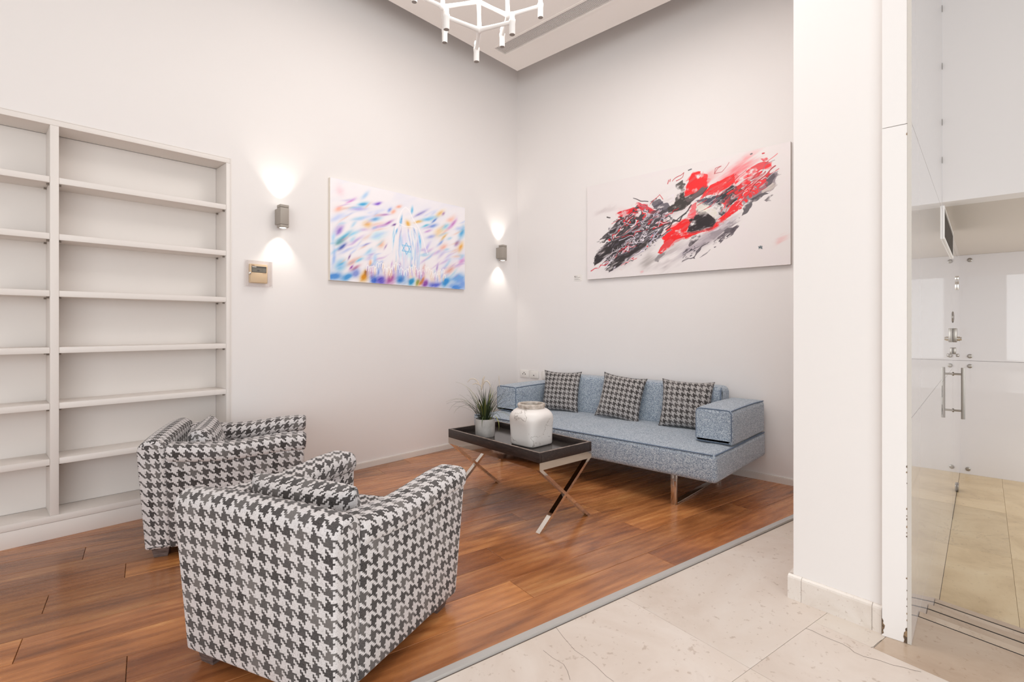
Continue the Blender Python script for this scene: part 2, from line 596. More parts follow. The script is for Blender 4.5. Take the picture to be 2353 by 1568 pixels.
# wall stub that ends the right wall and hides the stair passage
def prism(name, poly, z0, z1, mat, parent=None, kind=None):
    n = len(poly)
    vs = [(p[0], p[1], z0) for p in poly]+[(p[0], p[1], z1) for p in poly]
    fs = [tuple(range(n-1, -1, -1)), tuple(range(n, 2*n))]+[(i, (i+1) % n, n+(i+1) % n, n+i) for i in range(n)]
    o = raw(name, vs, fs, mat, parent)
    if kind: o['kind'] = kind
    return o
prism('wall_column', [(2.476, 0.292), (XR+0.14, 0.215), (XR+0.14, 0.60), (2.52, 0.622)], -0.02, ZT, M['column'], None, 'structure')
t1 = holder('trim_1')
prism('board', [(2.449, 0.2135), (2.478, 0.2135), (2.478, 0.2915), (2.447, 0.2915)], -0.009, 1.974, M['column'], t1)
prism('board', [(2.450, 0.2135), (2.478, 0.2135), (2.478, 0.2915), (2.448, 0.2915)], 1.977, ZT, M['column'], t1)
def chip(name, pts, x, par):
    n = len(pts)
    vs = [(x, p[0], p[1]) for p in pts]+[(x-0.0012, p[0]*0.98+0.02*sum(q[0] for q in pts)/n, p[1]*0.98+0.02*sum(q[1] for q in pts)/n) for p in pts]
    fs = [tuple(range(n)), tuple(range(2*n-1, n-1, -1))]+[(i, n+i, n+(i+1) % n, (i+1) % n) for i in range(n)]
    return raw(name, vs, fs, M['chip'], par)
chip('chipped_paint', [(0.2135, -0.009), (0.2135, 0.052), (0.219, 0.046), (0.2185, 0.036), (0.223, 0.030), (0.2255, 0.012), (0.222, 0.002), (0.2245, -0.009)], 2.4492, t1)
chip('chipped_paint', [(0.2915, -0.004), (0.2915, 0.060), (0.287, 0.050), (0.288, 0.040), (0.282, 0.033), (0.2845, 0.020), (0.288, 0.014), (0.286, 0.002)], 2.4472, t1)
rr = random.Random(3)
for zz in [0.075, 0.10, 0.13, 0.155, 0.19, 0.235, 0.395, 0.41, 0.43, 0.46, 0.475, 0.50, 0.60, 0.64, 0.66, 1.93]:
    a, b = rr.uniform(0.0015, 0.004), rr.uniform(0.004, 0.012)
    chip('chipped_paint', [(0.2135, zz), (0.2135, zz+b), (0.2135+a*0.7, zz+b*0.8), (0.2135+a, zz+b*0.3)], 2.4492, t1)

# marble skirting round the stub: three cut pieces with a rounded top
sk = holder('baseboard_column')
def skirt_piece(ya, yb, xa, xb, cut=0.0):
    # runs from (xa,ya) to (xb,yb) in plan, 0.017 thick towards the room
    th = 0.017
    dx, dy = xb-xa, yb-ya
    L = math.hypot(dx, dy); tx, ty = dx/L, dy/L
    nx, ny = ty, -tx
    if nx > 0: nx, ny = -nx, -ny
    prof = [(0, -0.010), (th, -0.010), (th, 0.083), (th*0.8, 0.090), (th*0.35, 0.096), (0, 0.096)]
    vs, fs = [], []
    for s in (0, 1):
        for a, z in prof:
            off = (-cut*(z-0.04)/0.10 if s == 1 else 0.0)
            off2 = (-abs(cut)*0 if s == 0 else 0)
            vs.append((xa+tx*(L*s+off)+nx*a, ya+ty*(L*s+off)+ny*a, z))
    n = len(prof)
    fs = [tuple(range(n)), tuple(range(2*n-1, n-1, -1))]+[(i, n+i, n+(i+1) % n, (i+1) % n) for i in range(n)]
    o = raw('tile', vs, fs, M['stone_base'], sk)
    bm = bmesh.new(); bm.from_mesh(o.data); bmesh.ops.recalc_face_normals(bm, faces=bm.faces[:]); bm.to_mesh(o.data); bm.free()
    return o
def fx(y): return 2.476+(y-0.292)*(0.044/0.33)
skirt_piece(0.640, 0.585, fx(0.640), fx(0.585))
skirt_piece(0.5835, 0.325, fx(0.5835), fx(0.325))
skirt_piece(0.3235, 0.2925, fx(0.3235), fx(0.2925))
# left return of the skirting, along the hidden side
boxes('tile', [(2.53, XR, 0.6245, 0.640, -0.010, 0.096)], M['stone_base'], sk)

# ---- glossy passage wall (back painted glass panels on the wall line y = 0.2)
wp = holder('wall_passage')
boxes('panel', [(2.449, 4.3985, 0.2005, 0.2128, -0.009, 0.852)], M['glass_white'], wp)
boxes('panel', [(2.449, 4.3985, 0.2005, 0.2128, 0.854, 1.974)], M['glass_white'], wp)
boxes('panel', [(2.449, 4.3985, 0.2005, 0.2128, 1.977, ZT)], M['glass_white'], wp)
boxes('panel', [(4.401, 5.885, 0.2005, 0.2128, -0.6, 0.832)], M['glass_white'], wp)
boxes('panel', [(4.401, 5.885, 0.2005, 0.2128, 0.834, 2.03)], M['glass_white'], wp)
boxes('panel', [(7.05, 7.83, 0.2005, 0.2128, -0.6, 2.03)], M['glass_white'], wp)
boxes('panel', [(2.60, 4.3985, 0.2005, 0.2128, -0.6, -0.011)], M['glass_white'], wp)
boxes('backing', [(2.55, 7.95, 0.2135, 0.2145, -0.7, 2.03)], M['seam'], wp)
boxes('edge_strip', [(2.4475, 2.4488, 0.2003, 0.2131, -0.009, ZT)], M['glass_edge'], wp)
# shallow screw caps along the joints, as small dark slits
for x, z in ((4.399, 0.79), (4.399, 0.755), (4.399, 0.665), (4.399, 0.64), (4.399, 2.30), (4.399, 2.55), (4.399, 2.92), (4.399, 3.3)):
    boxes('clip', [(x-0.012, x+0.012, 0.1995, 0.2005, z-0.02, z+0.02)], M['grey_dark'], wp)

# ---- beam wall over the stair passage, soffit, back wall
boxes('wall_beam', [(4.40, 4.58, -2.6, 0.2002, 2.022, ZT)], M['wall'], None, 'structure')
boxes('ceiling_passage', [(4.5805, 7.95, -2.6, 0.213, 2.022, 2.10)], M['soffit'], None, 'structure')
wb = holder('wall_back')
boxes('panel', [(7.83, 7.845, -2.6, 0.2128, -0.49, 0.808)], M['glass_white'], wb)
boxes('panel', [(7.83, 7.845, -2.6, 0.2128, 0.811, 2.021)], M['glass_white'], wb)
boxes('backing', [(7.846, 8.0, -2.6, 0.30, -0.6, 2.1)], M['seam'], wb)
for y, z in ((0.115, 1.963), (0.115, 0.862), (0.115, 0.748), (0.13, -0.432)):
    lathe('panel_screw', [(0.0, 0), (0.022, 0), (0.022, -0.006), (0.017, -0.010), (0.011, -0.010), (0.010, -0.006), (0.0, -0.006)], M['steel'], wb, 20, (7.83, y, z), 'x')

# ---- ceiling: a floating slab with a dark recess round its edge
ce = holder('ceiling')
ZC = 3.82
vx0, vx1, vy0, vy1 = 3.398, 3.548, -0.8, 3.379
boxes('ceiling_board', [(-4.6, vx0, -4.0, 3.503, ZC, ZC+0.07), (vx1, 3.864, -4.0, 3.503, ZC, ZC+0.07), (vx0, vx1, vy1, 3.503, ZC, ZC+0.07), (vx0, vx1, -4.0, vy0, ZC, ZC+0.07)], M['ceiling'], ce)
boxes('upper_ceiling', [(-5.0, 4.7, -4.2, 4.2, ZT, ZT+0.1)], M['wall'], ce)
vt = thing('air_vent', 'long white slotted air vent set flush in the ceiling', 'air vent', ((vx0+vx1)/2, (vy0+vy1)/2, ZC))
hw, hl = 0.075, (vy1-vy0)/2
boxes('frame', [(-hw-0.018, -hw+0.004, -hl-0.018, hl+0.018, -0.004, 0.004), (hw-0.004, hw+0.018, -hl-0.018, hl+0.018, -0.004, 0.004), (-hw+0.004, hw-0.004, -hl-0.018, -hl+0.004, -0.004, 0.004), (-hw+0.004, hw-0.004, hl-0.004, hl+0.018, -0.004, 0.004)], M['ceiling'], vt)
boxes('duct', [(-hw, hw, -hl, hl, 0.014, 0.02)], M['dark'], vt)
sl = []
for i in range(14):
    x = -hw+0.009+i*(2*hw-0.018)/13
    sl.append((x-0.0026, x+0.0026, -hl, hl, 0.0, 0.001))
boxes('slats', sl, M['ceiling'], vt, 'stuff')

# ---- baseboards
def skirting(name, poly_boxes):
    return boxes(name, poly_boxes, M['skirting'], None, 'structure')
skirting('baseboard_left', [(1.30, XR-0.012, YL-0.012, YL, 0.0, 0.044), (1.30, XR-0.012, YL-0.009, YL, 0.044, 0.050)])
skirting('baseboard_right', [(XR-0.012, XR, 0.62, YL-0.0122, 0.0, 0.044), (XR-0.009, XR, 0.62, YL-0.0122, 0.044, 0.050)])

# ---- floors
fl = holder('floor')
prism('subfloor', [(-6, -6), (2.0, -6), (2.0, 0.2155), (4.3, 0.2155), (4.3, YL+0.2), (-6, YL+0.2)], -0.12, -0.026, M['stone'], fl)
known = {0: [1.434], 1: [0.668, 2.49], 2: [-1.5, 1.655], 3: [0.77], 4: [-1.6, 1.66], 5: [-1.114], 6: [1.558], 8: [1.275], 10: [-0.995]}
PW = 0.1826
rg = random.Random(11)
tones = {}
hand = {(0, 0): (0.98, 0.97, 0.93), (0, 1): (0.93, 0.86, 0.80), (1, 1): (0.80, 0.72, 0.68), (2, 0): (0.86, 0.80, 0.76), (2, 1): (1.16, 1.14, 1.06), (6, 0): (0.74, 0.66, 0.62), (6, 1): (1.02, 1.0, 0.95), (1, 9): (1, 1, 1), (3, 0): (0.72, 0.64, 0.60), (3, 1): (0.96, 0.94, 0.9)}
for row in range(0, 17):
    n0, n1 = row*PW+0.0003, (row+1)*PW
    js = list(known.get(row, [rg.uniform(-0.6, 1.2)]))
    lo, hi = js[0], js[-1]
    while lo > -4.0:
        lo -= rg.uniform(1.5, 2.3); js.insert(0, lo)
    while hi < 4.2:
        hi += rg.uniform(1.5, 2.3); js.append(hi)
    kx = js.index(known[row][-1]) if row in known else -1
    for q in range(len(js)-1):
        poly = [bp(js[q], n0), bp(js[q+1], n0), bp(js[q+1], n1), bp(js[q], n1)]
        for cl in ((1, 0, XR-0.0005), (0, 1, YL-0.0005), (-1, 0, 2.6)):
            poly = clip(poly, *cl)
            if len(poly) < 3: break
        if len(poly) < 3: continue
        # leave the opening of the wall stub free
        A = 0.5*abs(sum(poly[i][0]*poly[(i+1) % len(poly)][1]-poly[(i+1) % len(poly)][0]*poly[i][1] for i in range(len(poly))))
        if A < 0.004: continue
        p = slab_piece('plank', poly, -0.022, 0.0, M['wood'], fl, 0.0009, 0.0014, ub)
        side = q-kx+1 if kx >= 0 else 9
        tone = hand.get((row, side))
        if tone is None:
            b = rg.choice([0.68, 0.76, 0.84, 0.92, 0.98, 1.04, 1.12, 1.2])*rg.uniform(0.97, 1.03)
            tone = (b, b*rg.uniform(0.97, 1.03), b*rg.uniform(0.92, 1.03))
        p.color = (*tone, 1)
# aluminium edge strip of the deck
prism('edge_strip', [bp(-3.4, -0.030), bp(3.25, -0.030), bp(3.25, 0.0), bp(-3.4, 0.0)], -0.022, 0.0022, M['alu'], fl)
prism('edge_strip', [bp(-3.4, -0.0335), bp(3.25, -0.0335), bp(3.25, -0.0300), bp(-3.4, -0.0300)], -0.022, -0.0105, M['seam'], fl)
# beige stone tiles
def tile(u0, u1, n0, n1, z, mat, par, extra=()):
    poly = [bp(u0, n0), bp(u1, n0), bp(u1, n1), bp(u0, n1)]
    for cl in extra:
        poly = clip(poly, *cl)
        if len(poly) < 3: return
    t = slab_piece('tile', poly, z-0.014, z, mat, par, 0.0007, 0.0008)
    b = rg.uniform(0.97, 1.03)
    t.color = (b, b*rg.uniform(0.99, 1.01), b*rg.uniform(0.98, 1.01), 1)
    return t
us = [1.01+1.23*q for q in range(-4, 3)]
nb = [-0.034, -0.622, -1.232, -1.842, -2.452, -3.06, -3.67]
for r_ in range(6):
    for q in range(6):
        u0, u1 = us[q], us[q+1]
        if r_ == 0 or u1 < 1.2:
            tile(u0, u1, nb[r_+1], nb[r_], -0.01, M['stone'], fl, ((1, 0, XR), (-1, 0, 3.2), (0, -1, 3.2)) + (((0, -1, -0.215),) if u0 > 1.5 else ()))
for r_ in range(1, 6):
    tile(1.01, 1.497, nb[r_+1], nb[r_], -0.01, M['stone'], fl, ((0, -1, 2.6),))
tile(1.497, 2.24, -0.83, -0.622, -0.01, M['stone'], fl, ((0, -1, -0.2),))
EX = ((0, 1, 0.2), (0, -1, 2.6))
for q in range(4):
    tile(1.497, 1.89, -0.83-1.0*(q+1), -0.83-1.0*q, -0.01, M['stone_dark'], fl, ((0, -1, 2.6),))
# hairline cracks of the tiles
def crack(pts, wd, z=-0.0098, mat=None):
    vs, fs = [], []
    for i, p in enumerate(pts):
        a, b = pts[max(i-1, 0)], pts[min(i+1, len(pts)-1)]
        tx, ty = b[0]-a[0], b[1]-a[1]
        L = math.hypot(tx, ty); nx, ny = -ty/L*wd/2, tx/L*wd/2
        vs += [(p[0]+nx, p[1]+ny, z), (p[0]-nx, p[1]-ny, z)]
    for i in range(len(pts)-1):
        fs.append((2*i, 2*i+1, 2*i+3, 2*i+2))
    raw('crack', vs, fs, mat or M['seam'], fl)
CR1 = [(2.297, 0.523), (2.298, 0.501), (2.287, 0.464), (2.282, 0.429), (2.28, 0.395), (2.27, 0.371), (2.251, 0.352), (2.246, 0.322), (2.258, 0.28), (2.259, 0.239), (2.271, 0.207), (2.274, 0.183), (2.283, 0.16)]
CR2 = [(2.327, 0.311), (2.341, 0.304), (2.381, 0.296), (2.412, 0.288)]
CR3 = [(1.629, 1.274), (1.59, 1.199), (1.555, 1.12), (1.548, 1.066), (1.533, 1.008), (1.514, 0.958), (1.509, 0.925)]
CR4 = [(1.475, 1.207), (1.465, 1.155), (1.464, 1.104), (1.445, 1.073), (1.414, 1.038)]
crack(CR1, 0.0022); crack(CR2, 0.002); crack(CR3, 0.0013); crack(CR4, 0.0013)
# stairs going down into the passage
st = holder('floor_stairs')
E1, E2, E3 = 1.945, 2.415, 2.885
def stp(ua, ub_, zt, zb, nm='tread', mat=None):
    poly = [bp(ua, -3.9), bp(ub_, -3.9), bp(ub_, -0.6), bp(ua, -0.6)]
    for cl in EX: poly = clip(poly, *cl)
    return slab_piece(nm, poly, zb, zt, mat or M['stone_dark'], st, 0.0003, 0.002)
stp(1.889, 1.898, -0.0102, -0.03, 'inlay', M['dark'])
stp(1.898, E1, -0.01, -0.04)
for ea, eb, z in ((E1, E2, -0.17), (E2, E3, -0.33)):
    stp(ea-0.02, ea, z+0.12, z-0.02, 'riser')
    stp(ea-0.02, eb-0.062, z, z-0.03)
    stp(eb-0.062, eb-0.052, z-0.0003, z-0.03, 'inlay', M['dark'])
    stp(eb-0.052, eb, z, z-0.03)
stp(E3-0.02, E3, -0.37, -0.50, 'riser')
flw = holder('floor_lower')
prism('subfloor', [(3.6, -2.6), (7.95, -2.6), (7.95, 0.2), (3.6, 0.2)], -0.60, -0.506, M['stone_low'], flw)
def ltile(x0, x1, y0, y1, tone):
    poly = [(x0, y0), (x1, y0), (x1, y1), (x0, y1)]
    poly = clip(poly, -DU[0], -DU[1], -(O[0]*DU[0]+O[1]*DU[1]+E3))
    if len(poly) < 3: return
    t = slab_piece('tile', poly, -0.505, -0.49, M['stone_low'], flw, 0.0006, 0.0008)
    t.color = (tone, tone, tone, 1)
ys = [0.2, -0.15, -0.76, -1.37, -1.98, -2.6]
xs = [3.4, 4.0, 5.20, 6.42, 7.83]
for a in range(5):
    for b in range(4):
        ltile(xs[b], xs[b+1], ys[a+1], ys[a], rg.uniform(0.93, 1.05) if b < 3 else 1.08)

# ---- door in the glossy wall, with its hardware
dr = holder('door_1')
boxes('door_leaf', [(5.90, 7.04, 0.2005, 0.2128, -0.478, 1.92)], M['glass_white'], dr)
boxes('door_head', [(5.887, 7.048, 0.2005, 0.2128, 1.925, 2.03)], M['glass_white'], dr)
hx = 6.04
vs, fs = [], []
def addt(pts, rad, n=14):
    v, f = tube_data(pts, rad, n)
    b = len(vs); vs.extend(v); fs.extend([tuple(b+i for i in q) for q in f])
addt([(hx, 0.133, 0.378), (hx, 0.133, 0.834)], 0.0145)
for z in (0.776, 0.450):
    addt([(hx, 0.2005, z), (hx, 0.133, z)], 0.0085)
    addt([(hx, 0.2005, z), (hx, 0.194, z)], 0.017)
raw('pull_handle', vs, fs, M['steel'], dr, None, True, 50)
bev('lock_case', 5.96, 6.10, 0.172, 0.2004, 1.062, 1.185, M['steel'], dr, 0.003)
lathe('lock_knob', [(0.0, 0.172), (0.020, 0.172), (0.020, 0.152), (0.015, 0.150), (0.015, 0.142), (0.0, 0.142)], M['chrome'], dr, 18, (6.04, 0, 1.092), 'y')
bev('lock_case', 5.99, 6.09, 0.180, 0.2004, 0.955, 1.012, M['steel'], dr, 0.003)
bev('lever', 6.00, 6.07, 0.158, 0.180, 0.932, 0.956, M['steel'], dr, 0.004)
lathe('keyhole_rose', [(0.0, 0.2003), (0.05, 0.2003), (0.05, 0.196), (0.04, 0.192), (0.0, 0.192)], M['steel'], dr, 24, (5.985, 0, 1.285), 'y')
boxes('key_slot', [(5.980, 5.990, 0.1912, 0.1921, 1.262, 1.308)], M['dark'], dr)
bev('hinge', 6.93, 7.035, 0.186, 0.2003, 1.58, 1.665, M['chrome'], dr, 0.002)
bev('hinge', 6.93, 7.035, 0.186, 0.2003, 1.68, 1.72, M['chrome'], dr, 0.002)
bev('floor_hinge', 6.90, 7.03, 0.186, 0.2003, -0.485, -0.42, M['steel'], dr, 0.002)
boxes('door_seal', [(5.8855, 5.8995, 0.2015, 0.2025, -0.485, 2.03), (7.0405, 7.049, 0.2015, 0.2025, -0.485, 2.03)], M['grey_dark'], dr)

# ---- wall grille under the soffit, on the glossy wall
gr = thing('wall_grille', 'dark slatted air grille on the glossy wall under the soffit', 'grille', (0, 0, 0))
gx0, gx1, gz0, gz1 = 4.43, 5.80, 1.785, 2.005
boxes('frame', [(gx0, gx1, 0.190, 0.2, gz0, gz0+0.015), (gx0, gx1, 0.190, 0.2, gz1-0.012, gz1), (gx0, gx0+0.03, 0.190, 0.2, gz0+0.015, gz1-0.012), (gx1-0.03, gx1, 0.190, 0.2, gz0+0.015, gz1-0.012)], M['white_metal'], gr)
boxes('backing', [(gx0+0.03, gx1-0.03, 0.1985, 0.2, gz0+0.015, gz1-0.012)], M['dark'], gr)
boxes('slats', [(gx0+0.03, gx1-0.03, 0.191, 0.198, gz0+0.02+0.0125*i, gz0+0.0245+0.0125*i) for i in range(14)], M['grey_dark'], gr, 'stuff')

# marks of the two paintings, in canvas units
STROKES=[(0.121,0.176,0.077,0.014,-0.61,'d070c8'),(0.207,0.185,0.079,0.022,-0.34,'2fa0d8'),(0.304,0.152,0.06,0.016,-0.28,'7a50c8'),(0.048,0.284,0.045,0.054,0.97,'f5b8a8'),(0.176,0.252,0.135,0.03,-0.28,'b8b8e8'),(0.056,0.1,0.057,0.052,-0.19,'f2d8e0'),(0.216,0.093,0.074,0.026,-0.82,'b8d4f0'),(0.389,0.196,0.049,0.019,-0.87,'8098e0'),(0.452,0.141,0.047,0.016,-0.37,'f0a890'),(0.414,0.208,0.05,0.024,-0.79,'f4b8a0'),(0.289,0.334,0.087,0.02,-0.36,'3a9ad8'),(0.236,0.402,0.069,0.035,-0.36,'e8b060'),(0.346,0.273,0.095,0.014,-0.29,'b890c8'),(0.358,0.363,0.112,0.016,-0.54,'a868b8'),(0.309,0.411,0.105,0.018,-0.42,'d8a0d0'),(0.05,0.498,0.078,0.025,-0.71,'9070c8'),(0.082,0.543,0.129,0.021,-0.55,'58b0d8'),(0.137,0.514,0.132,0.017,-0.4,'90d0ec'),(0.055,0.6,0.073,0.025,-0.65,'107888'),(0.061,0.66,0.077,0.021,-0.72,'4858a8'),(0.227,0.601,0.073,0.011,-0.48,'9090d0'),(0.109,0.747,0.043,0.011,-0.95,'806098'),(0.148,0.582,0.153,0.013,-0.54,'d0b8e0'),(0.309,0.494,0.109,0.04,-0.27,'b0e0f0'),(0.333,0.581,0.063,0.034,-0.85,'f0b898'),(0.358,0.604,0.041,0.01,-1.01,'a080b0'),(0.125,0.797,0.089,0.026,-0.52,'e0a090'),(0.153,0.854,0.08,0.02,-0.51,'c87890'),(0.125,0.849,0.038,0.013,-0.86,'a050a8'),(0.055,0.842,0.078,0.053,-1.03,'58b0e0'),(0.181,0.77,0.066,0.015,-0.39,'80c8e8'),(0.029,0.961,0.103,0.047,-0.06,'5090d8'),(0.103,0.961,0.097,0.039,-0.53,'4898d8'),(0.158,0.907,0.068,0.05,-0.85,'8898d8'),(0.045,0.379,0.128,0.037,-0.45,'ccd6f4'),(0.014,0.575,0.096,0.023,-1.39,'b8d8f4'),(0.013,0.762,0.112,0.023,-1.48,'a8c4f0'),(0.098,0.679,0.149,0.017,-0.53,'c0c8ec'),(0.227,0.332,0.161,0.026,-0.44,'dcdcf4'),(0.25,0.687,0.138,0.027,-0.47,'d8e4f4'),(0.55,0.141,0.045,0.017,-1.36,'50b0e0'),(0.618,0.161,0.126,0.017,-0.49,'9088c8'),(0.775,0.128,0.097,0.026,-0.68,'e8b868'),(0.805,0.12,0.044,0.014,-0.82,'a070a8'),(0.688,0.212,0.13,0.024,-0.31,'40b0e0'),(0.724,0.283,0.079,0.02,-0.34,'6890d8'),(0.66,0.299,0.083,0.012,-0.41,'50b8d8'),(0.881,0.214,0.109,0.029,-0.81,'c070c0'),(0.85,0.273,0.076,0.017,-0.81,'d8a0d8'),(0.604,0.263,0.075,0.017,-0.25,'e8b050'),(0.775,0.342,0.104,0.047,-0.6,'f0c888'),(0.805,0.407,0.076,0.017,-0.73,'e0b060'),(0.702,0.409,0.097,0.02,-0.39,'a8b0e0'),(0.782,0.473,0.079,0.02,-0.81,'90a8e0'),(0.805,0.52,0.083,0.033,-0.65,'f0b8a8'),(0.971,0.308,0.129,0.047,-1.14,'60b0e0'),(0.927,0.455,0.059,0.023,-0.72,'704080'),(0.959,0.491,0.079,0.032,-0.95,'e8a030'),(0.967,0.659,0.089,0.04,-1.04,'d890d0'),(0.865,0.778,0.105,0.039,-0.55,'e0a898'),(0.942,0.873,0.142,0.058,-0.19,'78b0e8'),(0.866,0.156,0.096,0.031,-0.54,'f4c0b0'),(0.681,0.353,0.077,0.015,-0.4,'c090d0'),(0.82,0.27,0.077,0.028,-0.74,'70c0e0'),(0.674,0.534,0.09,0.023,-0.98,'c8c0ec'),(0.731,0.221,0.057,0.013,-0.68,'6088d0'),(0.85,0.635,0.124,0.035,-0.79,'d8dcf4'),(0.407,0.51,0.113,0.012,-1.53,'48b0e8'),(0.611,0.468,0.097,0.014,1.35,'48b8f0'),(0.458,0.443,0.074,0.01,-1.37,'9070a8'),(0.524,0.303,0.052,0.035,0.91,'e8b050'),(0.471,0.278,0.059,0.012,-1.37,'3090d8'),(0.458,0.31,0.049,0.01,-1.37,'58b0e8'),(0.426,0.431,0.049,0.011,-1.37,'50a0e0'),(0.408,0.36,0.04,0.011,-0.56,'704890'),(0.53,0.378,0.029,0.009,1.53,'a080c0'),(0.577,0.377,0.057,0.011,1.24,'88a8e0'),(0.497,0.491,0.145,0.07,-1.53,'e4e0f4'),(0.516,0.641,0.094,0.058,-0.1,'c8ecf8'),(0.471,0.535,0.068,0.014,-1.47,'b8d0f0'),(0.557,0.518,0.067,0.014,1.47,'b8d0f0'),(0.55,0.684,0.029,0.008,-1.57,'60b8e8'),(0.285,0.754,0.074,0.031,-1.47,'b8d8f4'),(0.25,0.796,0.055,0.02,-1.47,'f0b890'),(0.333,0.784,0.038,0.013,-1.37,'b0c8f0'),(0.401,0.792,0.043,0.011,-1.47,'c8a0d8'),(0.458,0.803,0.053,0.012,-1.47,'a860a8'),(0.549,0.771,0.029,0.011,-1.57,'40b0e0'),(0.652,0.806,0.055,0.022,-1.46,'f0c8a0'),(0.76,0.751,0.056,0.017,-1.46,'a888c8'),(0.738,0.815,0.046,0.019,-1.46,'b8d0f0'),(0.309,0.879,0.051,0.012,-1.47,'8098d8'),(0.351,0.874,0.042,0.012,-1.47,'b090c8'),(0.215,0.94,0.077,0.038,-1.01,'d89020'),(0.226,0.889,0.037,0.02,-1.37,'a86820'),(0.279,0.955,0.06,0.053,-0.83,'2860c8'),(0.327,0.959,0.071,0.059,-0.83,'5048c0'),(0.394,0.943,0.096,0.06,-0.74,'a04898'),(0.47,0.935,0.064,0.062,-0.81,'2878c8'),(0.542,0.956,0.066,0.043,-0.8,'2090c8'),(0.596,0.96,0.063,0.029,-1.06,'98a050'),(0.631,0.947,0.079,0.022,-0.8,'d88830'),(0.659,0.964,0.065,0.032,-0.63,'8840a0'),(0.737,0.956,0.13,0.035,-0.26,'5060d0'),(0.834,0.926,0.088,0.045,-0.62,'3090d8'),(0.927,0.969,0.141,0.042,-0.05,'5090e0'),(0.974,0.923,0.072,0.079,-0.94,'80a8e8'),(0.536,0.908,0.053,0.024,-0.35,'f0e0d0')]
ARCHES=[[(0.401,0.633),(0.409,0.491),(0.423,0.394),(0.452,0.254),(0.478,0.171),(0.501,0.136),(0.527,0.158),(0.557,0.246),(0.598,0.324),(0.628,0.425),(0.649,0.509),(0.674,0.614)],[(0.426,0.402),(0.452,0.33),(0.497,0.348),(0.557,0.333),(0.591,0.355)]]
